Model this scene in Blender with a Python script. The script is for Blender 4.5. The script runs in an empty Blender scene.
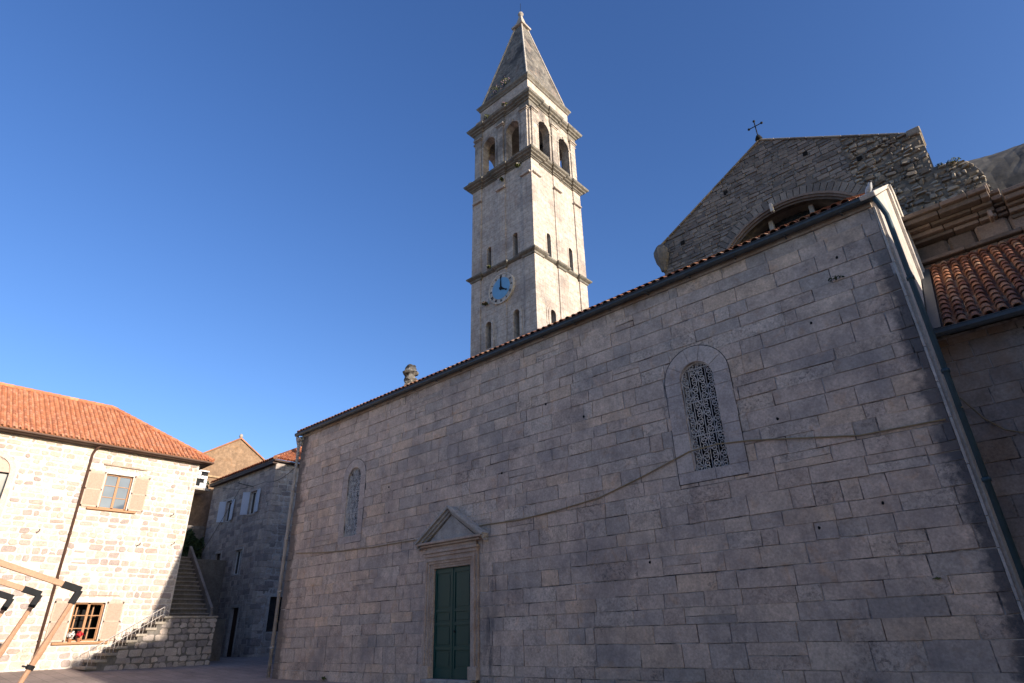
import bpy, math, random
from mathutils import Vector, Matrix
from mathutils.geometry import tessellate_polygon

random.seed(7)
C = bpy.context.scene.collection
S = bpy.context.scene
R = math.radians

# ------------------------------------------------------------ camera, sky, sun, exposure
cd = bpy.data.cameras.new('camera')
cam = bpy.data.objects.new('camera', cd); C.objects.link(cam)
cd.sensor_width = 36.0; cd.lens = 595.71 / 1024 * 36; cd.clip_end = 2000; cd.clip_start = .05
cam.matrix_world = Matrix(((0.74113605, 0.31235663, 0.59426483, 0),
                           (0.67079566, -0.30841505, -0.67447263, 0),
                           (-0.02739578, 0.89850626, -0.43810498, 1.34),
                           (0, 0, 0, 1)))
S.camera = cam
SUN_EL, SUN_AZ = 13.5, 3.4            # azimuth counted from +X towards +Y
w = bpy.data.worlds.new('World'); S.world = w; w.use_nodes = True
nt = w.node_tree; nt.nodes.clear()
sky = nt.nodes.new('ShaderNodeTexSky'); sky.sky_type = 'NISHITA'; sky.sun_disc = False
sky.sun_elevation = R(SUN_EL); sky.sun_rotation = R(90 - SUN_AZ)
sky.air_density = 1.0; sky.dust_density = 0.9; sky.ozone_density = 2.6; sky.altitude = 0
bg = nt.nodes.new('ShaderNodeBackground'); bg.inputs['Strength'].default_value = .132
wo = nt.nodes.new('ShaderNodeOutputWorld')
hs_ = nt.nodes.new('ShaderNodeHueSaturation'); hs_.inputs['Saturation'].default_value = 1.2; hs_.inputs['Hue'].default_value = .516
nt.links.new(sky.outputs[0], hs_.inputs['Color']); nt.links.new(hs_.outputs[0], bg.inputs[0]); nt.links.new(bg.outputs[0], wo.inputs[0])
sd = bpy.data.lights.new('sun', 'SUN'); sd.energy = 4.3; sd.angle = R(.5); sd.color = (1, .89, .76)
sun = bpy.data.objects.new('sun', sd); C.objects.link(sun)
dv = Vector((math.cos(R(SUN_AZ)) * math.cos(R(SUN_EL)), math.sin(R(SUN_AZ)) * math.cos(R(SUN_EL)), math.sin(R(SUN_EL))))
sun.rotation_euler = dv.to_track_quat('Z', 'Y').to_euler(); sun.location = (40, 0, 40)
S.view_settings.view_transform = 'Standard'; S.view_settings.look = 'None'
S.view_settings.exposure = 0.9; S.view_settings.gamma = 1; S.view_settings.use_curve_mapping = False

# ------------------------------------------------------------ helpers
V3 = Vector
class MB:
    """collects faces that become ONE mesh object"""
    def __init__(s): s.v = []; s.f = []
    def add(s, vs, fs):
        o = len(s.v); s.v += [tuple(p) for p in vs]; s.f += [tuple(i + o for i in f) for f in fs]; return s
    def box(s, x0, y0, z0, x1, y1, z1, b=0.0):
        if b <= 0:
            vs = [(x, y, z) for z in (z0, z1) for y in (y0, y1) for x in (x0, x1)]
            return s.add(vs, [(0, 2, 3, 1), (4, 5, 7, 6), (0, 1, 5, 4), (1, 3, 7, 5), (3, 2, 6, 7), (2, 0, 4, 6)])
        F = Fr((0, 0, 0), (1, 0, 0), (0, 1, 0))
        return s.obox(((x0 + x1) / 2, (y0 + y1) / 2, (z0 + z1) / 2), (1, 0, 0), (0, 1, 0), (x1 - x0) / 2, (y1 - y0) / 2, (z1 - z0) / 2, b)
    def obox(s, c, a, b_, ha, hb, hc, bev=0.0):
        c = V3(c); a = V3(a).normalized(); b_ = V3(b_).normalized(); n = a.cross(b_)
        if bev <= 0:
            vs = [c + a * i * ha + b_ * j * hb + n * k * hc for k in (-1, 1) for j in (-1, 1) for i in (-1, 1)]
            return s.add(vs, [(0, 2, 3, 1), (4, 5, 7, 6), (0, 1, 5, 4), (1, 3, 7, 5), (3, 2, 6, 7), (2, 0, 4, 6)])
        e = min(bev, ha * .45, hb * .45, hc * .45)
        vs = []
        for k in (-1, 1):
            for j in (-1, 1):
                for i in (-1, 1):
                    vs += [c + a * i * ha + b_ * j * (hb - e) + n * k * (hc - e),
                           c + a * i * (ha - e) + b_ * j * hb + n * k * (hc - e),
                           c + a * i * (ha - e) + b_ * j * (hb - e) + n * k * hc]
        I = lambda i, j, k, t: ((k > 0) * 4 + (j > 0) * 2 + (i > 0)) * 3 + t
        fs = []
        for q in (-1, 1):
            fs += [(I(q, -1, -1, 0), I(q, 1, -1, 0), I(q, 1, 1, 0), I(q, -1, 1, 0)),
                   (I(-1, q, -1, 1), I(1, q, -1, 1), I(1, q, 1, 1), I(-1, q, 1, 1)),
                   (I(-1, -1, q, 2), I(1, -1, q, 2), I(1, 1, q, 2), I(-1, 1, q, 2))]
            for r in (-1, 1):
                fs += [(I(q, r, -1, 0), I(q, r, -1, 1), I(q, r, 1, 1), I(q, r, 1, 0)),
                       (I(q, -1, r, 0), I(q, -1, r, 2), I(q, 1, r, 2), I(q, 1, r, 0)),
                       (I(-1, q, r, 1), I(-1, q, r, 2), I(1, q, r, 2), I(1, q, r, 1))]
                for t in (-1, 1):
                    fs.append((I(q, r, t, 0), I(q, r, t, 1), I(q, r, t, 2)))
        return s.add(vs, fs)
    def beam(s, p, q, wd, ht, bev=0.0, up=(0, 0, 1)):
        p = V3(p); q = V3(q); d = (q - p); L = d.length; d.normalize(); u = V3(up)
        sdir = d.cross(u)
        if sdir.length < 1e-4: sdir = V3((1, 0, 0))
        sdir.normalize()
        return s.obox((p + q) / 2, d, sdir, L / 2, wd / 2, ht / 2, bev)
    def tube(s, pts, r, n=8, cap=True):
        pts = [V3(p) for p in pts]; rr = r if isinstance(r, (list, tuple)) else [r] * len(pts)
        o = len(s.v); prev = None
        for i, p in enumerate(pts):
            d = (pts[min(i + 1, len(pts) - 1)] - pts[max(i - 1, 0)]).normalized()
            a = prev if prev is not None else (V3((0, 0, 1)) if abs(d.z) < .9 else V3((1, 0, 0)))
            a = (a - d * a.dot(d)).normalized(); prev = a; b = d.cross(a)
            for k in range(n):
                t = 2 * math.pi * k / n
                s.v.append(tuple(p + (a * math.cos(t) + b * math.sin(t)) * rr[i]))
        for i in range(len(pts) - 1):
            for k in range(n):
                k2 = (k + 1) % n
                s.f.append((o + i * n + k, o + i * n + k2, o + (i + 1) * n + k2, o + (i + 1) * n + k))
        if cap:
            s.f.append(tuple(o + k for k in range(n))[::-1]); s.f.append(tuple(o + (len(pts) - 1) * n + k for k in range(n)))
        return s
    def lathe(s, c, prof, n=16, ang=2 * math.pi, a0=0):
        c = V3(c); o = len(s.v); full = ang > 6.28; m = n if full else n + 1
        for r, z in prof:
            for k in range(m):
                t = a0 + ang * k / n
                s.v.append((c.x + r * math.cos(t), c.y + r * math.sin(t), c.z + z))
        for i in range(len(prof) - 1):
            for k in range(n):
                k2 = (k + 1) % m
                s.f.append((o + i * m + k, o + i * m + k2, o + (i + 1) * m + k2, o + (i + 1) * m + k))
        return s
    def build(s, name, m, parent=None, smooth=False, loc=None):
        """parent: object with world-space offset; vertices are given in world space"""
        me = bpy.data.meshes.new(name)
        off = V3((0, 0, 0))
        if loc is not None: off = V3(loc)
        elif parent is not None: off = woff(parent)
        me.from_pydata([(p[0] - off.x, p[1] - off.y, p[2] - off.z) for p in s.v], [], s.f)
        me.validate()
        me.materials.append(m)
        if smooth:
            for p in me.polygons: p.use_smooth = True
        ob = bpy.data.objects.new(name, me); C.objects.link(ob)
        if parent is not None: ob.parent = parent
        elif loc is not None: ob.location = loc
        return ob

def woff(o):
    p = V3((0, 0, 0))
    while o is not None: p += o.location; o = o.parent
    return p

class Fr:
    """a wall plane: origin, u along the wall, v up, n outwards"""
    def __init__(s, o, u, v): s.o = V3(o); s.u = V3(u).normalized(); s.v = V3(v).normalized(); s.n = s.u.cross(s.v)
    def __call__(s, u, v, n=0.0): return s.o + s.u * u + s.v * v + s.n * n
    def box(s, mb, u0, v0, n0, u1, v1, n1, b=0.0):
        mb.obox(s((u0 + u1) / 2, (v0 + v1) / 2, (n0 + n1) / 2), s.u, s.v, abs(u1 - u0) / 2, abs(v1 - v0) / 2, abs(n1 - n0) / 2, b)

def tag(o, label, cat, group=None):
    o['label'] = label; o['category'] = cat
    if group: o['group'] = group
    return o
def thing(name, loc, label, cat, group=None):
    o = bpy.data.objects.new(name, None); o.location = loc; o.empty_display_size = .3; C.objects.link(o)
    return tag(o, label, cat, group)
def copy_tree(o, loc, parent=None):
    r = o.copy(); C.objects.link(r)
    if parent is None: r.location = loc
    else: r.parent = parent
    for ch in list(o.children): copy_tree(ch, None, r)
    return r

def panel(mb, F, outer, holes, depth=.3, n=0.0, back=False, side=True):
    """flat wall with openings: face, reveals and edges"""
    loops = [outer] + holes
    polys = [[V3((p[0], p[1], 0)) for p in l] for l in loops]
    tris = tessellate_polygon(polys)
    flat = [p for l in loops for p in l]
    o = len(mb.v); mb.v += [tuple(F(p[0], p[1], n)) for p in flat]; mb.f += [tuple(o + i for i in t) for t in tris]
    if back:
        o2 = len(mb.v); mb.v += [tuple(F(p[0], p[1], n - depth)) for p in flat]; mb.f += [tuple(o2 + i for i in t[::-1]) for t in tris]
    for li, l in enumerate(loops):
        if li == 0 and not side: continue
        m = len(l); vs = [F(p[0], p[1], n) for p in l] + [F(p[0], p[1], n - depth) for p in l]
        mb.add(vs, [(i, (i + 1) % m, m + (i + 1) % m, m + i) for i in range(m)])
def rect(u0, v0, u1, v1): return [(u0, v0), (u1, v0), (u1, v1), (u0, v1)]
def arch(u0, v0, u1, vs, n=12):
    r = (u1 - u0) / 2; c = (u0 + u1) / 2
    return [(u0, v0), (u1, v0)] + [(c + r * math.cos(math.pi * k / n), vs + r * math.sin(math.pi * k / n)) for k in range(n + 1)]
def frame_ring(mb, F, inner, outer, n0, n1):
    """a moulding between two outlines with the same number of points"""
    m = len(inner)
    vs = [F(*p, n1) for p in inner] + [F(*p, n1) for p in outer] + [F(*p, n0) for p in inner] + [F(*p, n0) for p in outer]
    fs = []
    for i in range(m):
        j = (i + 1) % m
        fs += [(i, j, m + j, m + i), (m + i, m + j, 3 * m + j, 3 * m + i), (j, i, 2 * m + i, 2 * m + j)]
    mb.add(vs, fs)

def clip_poly(poly, planes):
    for (a, b, c) in planes:                      # keep a*u + b*v <= c
        out = []
        for i in range(len(poly)):
            p, q = poly[i], poly[(i + 1) % len(poly)]
            dp = a * p[0] + b * p[1] - c; dq = a * q[0] + b * q[1] - c
            if dp <= 0: out.append(p)
            if (dp < 0 < dq) or (dq < 0 < dp):
                t = dp / (dp - dq); out.append((p[0] + (q[0] - p[0]) * t, p[1] + (q[1] - p[1]) * t))
        poly = out
        if len(poly) < 3: return []
    return poly
def area(p): return abs(sum(p[i][0] * p[(i + 1) % len(p)][1] - p[(i + 1) % len(p)][0] * p[i][1] for i in range(len(p)))) / 2
def hull_planes(poly):
    """half planes of a convex ccw polygon"""
    out = []
    for i in range(len(poly)):
        (x0, y0), (x1, y1) = poly[i], poly[(i + 1) % len(poly)]
        a, b = (y1 - y0), -(x1 - x0); out.append((a, b, a * x0 + b * y0))
    return out
def masonry(mb, F, u0, v0, u1, v1, ch=(.3, .4), bl=(.4, 1.2), gap=.012, proud=.02, pj=.004, cham=.006,
            rough=.0, rnd=0.0, holes=(), planes=(), skip=None, rs=1, courses=None, keep=1.0):
    rg = random.Random(rs); v = v0; k = 0
    while v < v1 - .02:
        h = courses[k % len(courses)] if courses else rg.uniform(*ch)
        k += 1
        if v + h > v1 - .12: h = v1 - v
        u = u0 - rg.uniform(0, bl[0]); dz = rg.uniform(-1, 1) * rough * .5
        while u < u1:
            L = rg.uniform(*bl)
            if rg.random() < .18: L *= .55
            a, b = max(u, u0), min(u + L, u1); u += L
            if b - a < .05: continue
            rects = [(a, v, b, v + h)]
            if rg.random() < .05 and rough > 0 and h > .3: rects = [(a, v, b, v + h * .5), (a, v + h * .5, b, v + h)]
            for (p, q, r, s_) in holes:
                new = []
                for (x0, y0, x1, y1) in rects:
                    if x1 <= p or x0 >= r or y1 <= q or y0 >= s_: new.append((x0, y0, x1, y1)); continue
                    if x0 < p: new.append((x0, y0, p, y1))
                    if x1 > r: new.append((r, y0, x1, y1))
                    xa, xb = max(x0, p), min(x1, r)
                    if y1 > s_: new.append((xa, s_, xb, y1))
                    if y0 < q: new.append((xa, y0, xb, q))
                rects = new
            for (x0, y0, x1, y1) in rects:
                g = gap / 2
                x0 += g; x1 -= g; y0 += g; y1 -= g
                if x1 - x0 < .04 or y1 - y0 < .04: continue
                if rg.random() > keep: continue
                if skip and skip((x0 + x1) / 2, (y0 + y1) / 2): continue
                j = lambda: rg.uniform(-rough, rough)
                if rnd > 0:
                    mr = min(rnd, (x1 - x0) * .42, (y1 - y0) * .42)
                    c = lambda: mr * rg.uniform(.35, 1)
                    poly = [(x0 + c(), y0 + j()), (x1 - c(), y0 + j()), (x1 + j(), y0 + c()), (x1 + j(), y1 - c()),
                            (x1 - c(), y1 + j()), (x0 + c(), y1 + j()), (x0 + j(), y1 - c()), (x0 + j(), y0 + c())]
                else:
                    poly = [(x0 + j(), y0 + j() + dz), (x1 + j(), y0 + j() + dz), (x1 + j(), y1 + j() + dz), (x0 + j(), y1 + j() + dz)]
                if planes:
                    poly = clip_poly(poly, planes)
                    if len(poly) < 3 or area(poly) < .008: continue
                m = len(poly); cx = sum(p[0] for p in poly) / m; cy = sum(p[1] for p in poly) / m
                pr = proud + rg.uniform(-pj, pj); tu, tv = rg.uniform(-pj, pj) * .6, rg.uniform(-pj, pj) * .6
                hw = max(.05, (x1 - x0) / 2); hh = max(.05, (y1 - y0) / 2)
                def off(p, n_, ins):
                    du, dv_ = cx - p[0], cy - p[1]; d = math.hypot(du, dv_) or 1
                    return F(p[0] + du / d * ins * 1.35, p[1] + dv_ / d * ins * 1.35, n_ + (p[0] - cx) / hw * tu + (p[1] - cy) / hh * tv)
                vs = [off(p, pr, cham) for p in poly] + [off(p, pr - cham, 0) for p in poly] + [F(p[0], p[1], -.02) for p in poly]
                fs = [tuple(range(m))]
                for i in range(m):
                    i2 = (i + 1) % m
                    fs += [(i, m + i, m + i2, i2), (m + i, 2 * m + i, 2 * m + i2, m + i2)]
                mb.add(vs, fs)
        v += h

def rings(mb, prof, outline, cap=True):
    """sweep a profile [(offset, z)] round a closed rectilinear ccw outline"""
    m = len(outline); nrm = []
    for i in range(m):
        (x0, y0), (x1, y1) = outline[i], outline[(i + 1) % m]; d = math.hypot(x1 - x0, y1 - y0); nrm.append(((y1 - y0) / d, -(x1 - x0) / d))
    o = len(mb.v)
    for off, z in prof:
        for i in range(m):
            a, b = nrm[i - 1], nrm[i]
            mb.v.append((outline[i][0] + off * (a[0] + b[0]), outline[i][1] + off * (a[1] + b[1]), z))
    for k in range(len(prof) - 1):
        for i in range(m):
            j = (i + 1) % m
            mb.f.append((o + k * m + i, o + k * m + j, o + (k + 1) * m + j, o + (k + 1) * m + i))
    if cap:
        mb.f.append(tuple(range(o + (len(prof) - 1) * m, o + len(prof) * m)))
        mb.f.append(tuple(range(o, o + m))[::-1])

def tiles(mb, F, u0, u1, v1, cw=.22, row=.36, inside=None, rs=3, v0=0.0, r=None, pan=True, seg=6, lift=.028, jit=1.0):
    """barrel tiles laid on a slope: F.u along the eave, F.v up the slope"""
    rg = random.Random(rs); nu = int((u1 - u0) / cw); nv = int(math.ceil((v1 - v0) / row)); r = r or cw * .36
    for i in range(nu):
        for kind in ((0, 1) if pan else (0,)):
            uc = u0 + (i + .5 + .5 * kind) * cw
            for k in range(nv):
                va = v0 + k * row; vb = va + row * 1.12
                if inside and not inside(uc, va + row * .4): continue
                j = jit
                uu = uc + rg.uniform(-.008, .008) * j; sk = rg.uniform(-.010, .010) * j; zz = rg.uniform(-.005, .006) * j; dv_ = rg.uniform(-.015, .015) * j
                ra, rb = r * 1.12, r * .88
                vs = []
                for (vv, rr, zz2, du) in ((va + dv_, ra, lift, 0), (vb + dv_, rb, .004, sk)):
                    for q in range(seg + 1):
                        t = math.pi * q / seg
                        if kind == 0: vs.append(F(uu + du + rr * math.cos(t), vv, .03 + zz2 + zz + rr * .95 * math.sin(t)))
                        else: vs.append(F(uu + du + rr * 1.15 * math.cos(t), vv, .055 + zz2 * .6 + zz - rr * .75 * math.sin(t)))
                # tile thickness at the open lower end
                if kind == 0:
                    for q in range(seg + 1):
                        t = math.pi * q / seg; rr = ra - .016
                        vs.append(F(uu + rr * math.cos(t), va + dv_ + .002, .03 + lift + zz + rr * .95 * math.sin(t)))
                m = seg + 1; fs = [(q, q + 1, m + q + 1, m + q) for q in range(seg)]
                if kind == 0: fs += [(q, 2 * m + q, 2 * m + q + 1, q + 1) for q in range(seg)]
                mb.add(vs, fs)

# ------------------------------------------------------------ materials
def mat(name, rough=.85, spec=.3, metal=0.0):
    m = bpy.data.materials.new(name); m.use_nodes = True
    b = m.node_tree.nodes['Principled BSDF']
    b.inputs['Roughness'].default_value = rough; b.inputs['Specular IOR Level'].default_value = spec; b.inputs['Metallic'].default_value = metal
    return m, m.node_tree, b
def N(nt, t, **k):
    n = nt.nodes.new(t)
    for a, v in k.items(): setattr(n, a, v)
    return n
def ramp(nt, fac, stops, interp='LINEAR'):
    r = N(nt, 'ShaderNodeValToRGB'); r.color_ramp.interpolation = interp; e = r.color_ramp.elements
    while len(e) < len(stops): e.new(.5)
    for i, (p, c) in enumerate(stops):
        e[i].position = p; e[i].color = (*c, 1) if len(c) == 3 else c
    nt.links.new(fac, r.inputs[0]); return r.outputs[0]
def noise(nt, vec, scale, detail=4, rough=.55, dist=0):
    n = N(nt, 'ShaderNodeTexNoise'); n.inputs['Scale'].default_value = scale; n.inputs['Detail'].default_value = detail
    n.inputs['Roughness'].default_value = rough; n.inputs['Distortion'].default_value = dist
    nt.links.new(vec, n.inputs['Vector']); return n.outputs['Fac']
def mix(nt, a, b, fac, mode='MIX'):
    m = N(nt, 'ShaderNodeMix', data_type='RGBA', blend_type=mode)
    for i, x in ((0, fac), (6, a), (7, b)):
        if isinstance(x, (int, float)): m.inputs[i].default_value = x
        elif isinstance(x, tuple): m.inputs[i].default_value = (*x, 1)
        else: nt.links.new(x, m.inputs[i])
    return m.outputs[2]
def math_(nt, op, a, b=None, clamp=False):
    m = N(nt, 'ShaderNodeMath', operation=op, use_clamp=clamp)
    for i, x in ((0, a), (1, b)):
        if x is None: continue
        if isinstance(x, (int, float)): m.inputs[i].default_value = x
        else: nt.links.new(x, m.inputs[i])
    return m.outputs[0]
def coords(nt, scale=(1, 1, 1)):
    t = N(nt, 'ShaderNodeTexCoord'); m = N(nt, 'ShaderNodeMapping'); m.inputs['Scale'].default_value = scale
    nt.links.new(t.outputs['Object'], m.inputs[0]); return m.outputs[0]
def sepxyz(nt, vec):
    s = N(nt, 'ShaderNodeSeparateXYZ'); nt.links.new(vec, s.inputs[0]); return s.outputs
def bump(nt, b, h, strength=.4, dist=.02):
    n = N(nt, 'ShaderNodeBump'); n.inputs['Strength'].default_value = strength; n.inputs['Distance'].default_value = dist
    nt.links.new(h, n.inputs['Height']); nt.links.new(n.outputs[0], b.inputs['Normal'])

def stone(name, cols, stain=(.12, .12, .13), stain_amt=.5, fine=22, bumpd=.012, var=.25, streak=True, extra=None, rough=.9, pits=.4):
    """weathered stone; every block of a wall takes its own tint"""
    m, nt, b = mat(name, rough, .2)
    co = coords(nt); g = N(nt, 'ShaderNodeNewGeometry')
    n_ = len(cols); base = ramp(nt, g.outputs['Random Per Island'], [((i + .0) / n_, c) for i, c in enumerate(cols)], 'CONSTANT')
    big = noise(nt, co, .55, 5, .6); med = noise(nt, co, 3.1, 5, .6, .3); fi = noise(nt, co, fine, 5, .65)
    k = ramp(nt, med, [(.3, (1 - var, 1 - var, 1 - var)), (.7, (1 + var * .45,) * 3)])
    c = mix(nt, base, k, 1.0, 'MULTIPLY')
    k = ramp(nt, fi, [(.25, (.68, .67, .66)), (.75, (1.2, 1.19, 1.17))]); c = mix(nt, c, k, 1.0, 'MULTIPLY')
    s1 = ramp(nt, big, [(.47, (0, 0, 0)), (.72, (1, 1, 1))])
    c = mix(nt, c, mix(nt, c, stain, .75), math_(nt, 'MULTIPLY', s1, stain_amt))
    if streak:
        cs = coords(nt, (1.9, 1.9, .16)); st = noise(nt, cs, 1.4, 6, .62)
        s2 = ramp(nt, st, [(.55, (0, 0, 0)), (.78, (1, 1, 1))])
        c = mix(nt, c, mix(nt, c, stain, .6), math_(nt, 'MULTIPLY', s2, stain_amt * .8))
    # lichen and pits
    vo = N(nt, 'ShaderNodeTexVoronoi'); vo.inputs['Scale'].default_value = 5.5; nt.links.new(co, vo.inputs['Vector'])
    pt = ramp(nt, vo.outputs['Distance'], [(.04, (1, 1, 1)), (.1, (0, 0, 0))])
    pm = ramp(nt, noise(nt, co, 1.7, 2), [(.56, (0, 0, 0)), (.64, (1, 1, 1))])
    pf = math_(nt, 'MULTIPLY', math_(nt, 'MULTIPLY', pt, pm), pits)
    c = mix(nt, c, (.03, .03, .03), pf)
    rb = math_(nt, 'GREATER_THAN', g.outputs['Random Per Island'], .8) if n_ > 3 else 0.0
    n3 = noise(nt, co, 16, 6, .75, .5); rp_ = ramp(nt, n3, [(.50, (0, 0, 0)), (.60, (1, 1, 1))])
    msk = math_(nt, 'ADD', math_(nt, 'MULTIPLY', rb, .5), ramp(nt, noise(nt, co, .9, 4, .7), [(.52, (0, 0, 0)), (.68, (1, 1, 1))]), True)
    c = mix(nt, c, mix(nt, c, (.05, .05, .055), .62), math_(nt, 'MULTIPLY', math_(nt, 'MULTIPLY', rp_, msk), pits * 1.6))
    n4 = noise(nt, co, 1.9, 6, .7, .9); warm = ramp(nt, n4, [(.56, (0, 0, 0)), (.74, (1, 1, 1))]); c = mix(nt, c, mix(nt, c, (1.10, .88, .68), 1.0, 'MULTIPLY'), math_(nt, 'MULTIPLY', warm, .7))
    if extra: c = extra(nt, co, c)
    nt.links.new(c, b.inputs['Base Color'])
    h = math_(nt, 'ADD', math_(nt, 'MULTIPLY', fi, .6), math_(nt, 'MULTIPLY', med, .8)); h = math_(nt, 'SUBTRACT', math_(nt, 'SUBTRACT', h, pf), math_(nt, 'MULTIPLY', math_(nt, 'MULTIPLY', rp_, msk), .5))
    bump(nt, b, h, .55, bumpd)
    return m
def plain(name, col, rough=.6, spec=.4, var=.2, sc=8, metal=0.0, bumpd=.003):
    m, nt, b = mat(name, rough, spec, metal); co = coords(nt)
    n1 = noise(nt, co, sc, 5, .6)
    c = ramp(nt, n1, [(.3, tuple(x * (1 - var) for x in col)), (.7, tuple(min(1, x * (1 + var * .6)) for x in col))])
    nt.links.new(c, b.inputs['Base Color']); bump(nt, b, n1, .3, bumpd); return m
def tile_mat(name, cols, dirt=(.05, .045, .04), amt=.5, rough=.85):
    m, nt, b = mat(name, rough, .2); co = coords(nt); g = N(nt, 'ShaderNodeNewGeometry'); n_ = len(cols)
    base = ramp(nt, g.outputs['Random Per Island'], [(i / n_, c) for i, c in enumerate(cols)], 'CONSTANT')
    n1 = noise(nt, co, 2.2, 5, .6); n2 = noise(nt, co, 26, 4, .6)
    c = mix(nt, base, ramp(nt, n2, [(.3, (.7, .68, .66)), (.7, (1.12, 1.12, 1.12))]), 1.0, 'MULTIPLY')
    c = mix(nt, c, dirt, math_(nt, 'MULTIPLY', ramp(nt, n1, [(.45, (0, 0, 0)), (.75, (1, 1, 1))]), amt))
    nt.links.new(c, b.inputs['Base Color']); bump(nt, b, n2, .4, .006); return m
def wood(name, col, rough=.65, var=.35, sc=(3, 3, 3)):
    m, nt, b = mat(name, rough, .3); co = coords(nt, sc); n1 = noise(nt, co, 6, 6, .65, .8)
    c = ramp(nt, n1, [(.25, tuple(x * (1 - var) for x in col)), (.75, tuple(min(1, x * (1 + var * .5)) for x in col))])
    nt.links.new(c, b.inputs['Base Color']); bump(nt, b, n1, .4, .004); return m
def glass(name, col=(.02, .025, .03), rough=.08):
    m, nt, b = mat(name, rough, .9); co = coords(nt); n1 = noise(nt, co, 1.3, 2)
    c = ramp(nt, n1, [(.3, tuple(x * .8 for x in col)), (.7, tuple(x * 1.2 for x in col))])
    nt.links.new(c, b.inputs['Base Color']); bump(nt, b, n1, .15, .01); return m

XL, XR, YW = -24.02, -.97, 13.0
def church_dirt_tone(nt, co, c):
    x, y, z = sepxyz(nt, co)
    x = math_(nt, 'ADD', x, XL)               # object space starts at the left corner
    # brown run-off under the eave, damp dark strip beside the right corner
    nz = noise(nt, coords(nt, (1.6, 1, .5)), 1.6, 6, .65)
    e = math_(nt, 'ADD', math_(nt, 'MULTIPLY', math_(nt, 'SUBTRACT', z, 9.28), 4.5), math_(nt, 'MULTIPLY', math_(nt, 'SUBTRACT', nz, .5), 5.0), True)
    c = mix(nt, c, (.22, .145, .085), math_(nt, 'MULTIPLY', e, .75))
    d = math_(nt, 'ADD', math_(nt, 'MULTIPLY', math_(nt, 'ADD', x, 1.33), 5.0), math_(nt, 'MULTIPLY', math_(nt, 'SUBTRACT', noise(nt, co, 2.6, 6, .7), .5), 4.5), True)
    up = math_(nt, 'MULTIPLY', math_(nt, 'SUBTRACT', 9.3, z), .6, True)
    c = mix(nt, c, (.05, .055, .065), math_(nt, 'MULTIPLY', math_(nt, 'MULTIPLY', d, up), .8))
    d = math_(nt, 'ADD', math_(nt, 'MULTIPLY', math_(nt, 'SUBTRACT', -23.45, x), 5.0), math_(nt, 'MULTIPLY', math_(nt, 'SUBTRACT', noise(nt, co, 1.9, 6, .7), .5), 5.0), True)  # darker tone towards the left corner, edge broken by noise
    c = mix(nt, c, (.06, .055, .055), math_(nt, 'MULTIPLY', d, .75))
    # run-off beside the door
    a = math_(nt, 'MULTIPLY', math_(nt, 'SUBTRACT', 1.0, math_(nt, 'MULTIPLY', math_(nt, 'ABSOLUTE', math_(nt, 'ADD', x, 12.55)), 2.4)), math_(nt, 'MULTIPLY', math_(nt, 'SUBTRACT', 4.4, z), .7, True), True)
    a = math_(nt, 'MULTIPLY', a, ramp(nt, noise(nt, coords(nt, (2, 2, .6)), 1.9, 5, .65), [(.42, (0, 0, 0)), (.6, (1, 1, 1))]))
    return mix(nt, c, (.06, .065, .075), math_(nt, 'MULTIPLY', a, .8))

WALL = [(0.628, 0.481, 0.382), (0.586, 0.451, 0.363), (0.671, 0.513, 0.399), (0.528, 0.423, 0.353), (0.614, 0.475, 0.382), (0.671, 0.494, 0.365), (0.557, 0.442, 0.365), (0.6, 0.462, 0.37), (0.485, 0.398, 0.336), (0.643, 0.5, 0.393), (0.586, 0.448, 0.359), (0.671, 0.538, 0.439)]
M_wall = stone('church limestone', WALL, stain=(.15, .145, .155), stain_amt=.8, extra=church_dirt_tone, bumpd=.022, pits=.55)
def patchy(nt, co, c):
    k = ramp(nt, noise(nt, co, 1.5, 5, .7), [(.40, (0, 0, 0)), (.56, (1, 1, 1))]); return mix(nt, mix(nt, c, (.03, .028, .027), .85), (.50, .44, .40), k)
M_wallmortar = stone('church joint mortar', [(.36, .32, .30)], stain=(.06, .055, .055), stain_amt=.6, fine=9, extra=patchy)
M_joint_shade = plain('painted joint shade', (.07, .065, .06), .95, .1)
M_surr = stone('window surround limestone', [(.55, .455, .395), (.52, .43, .38), (.57, .475, .41), (.50, .42, .375)], stain=(.15, .14, .15), stain_amt=.55, pits=.3)
M_trim = stone('carved limestone', [(.46, .42, .38), (.42, .385, .35), (.44, .41, .375)], stain_amt=.6)
M_portal = stone('portal stone with rust stains', [(.52, .41, .33), (.47, .37, .30)], stain=(.24, .13, .075), stain_amt=.6)
def courses(nt, co, c):
    x, y, z = sepxyz(nt, co); cb = N(nt, 'ShaderNodeCombineXYZ'); nt.links.new(math_(nt, 'ADD', x, y), cb.inputs[0]); nt.links.new(z, cb.inputs[1])
    br = N(nt, 'ShaderNodeTexBrick'); nt.links.new(cb.outputs[0], br.inputs['Vector']); br.inputs['Scale'].default_value = 1
    br.inputs['Brick Width'].default_value = 1.05; br.inputs['Row Height'].default_value = .42; br.inputs['Mortar Size'].default_value = .018; br.inputs['Mortar Smooth'].default_value = .3
    br.inputs['Color1'].default_value = (1.06, 1.04, 1.02, 1); br.inputs['Color2'].default_value = (.86, .85, .86, 1); br.inputs['Mortar'].default_value = (.62, .58, .55, 1)
    c = mix(nt, c, br.outputs['Color'], .75, 'MULTIPLY')
    sp = ramp(nt, noise(nt, coords(nt, (.9, .9, .35)), 1.1, 7, .72, .6), [(.54, (0, 0, 0)), (.66, (1, 1, 1))])
    return mix(nt, c, mix(nt, c, (.30, .21, .17), .55), math_(nt, 'MULTIPLY', sp, .7))
M_tower = stone('tower limestone', [(.50, .45, .41)], stain=(.17, .15, .15), stain_amt=.8, fine=6, var=.25, bumpd=.03, pits=.4, extra=courses)
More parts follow.
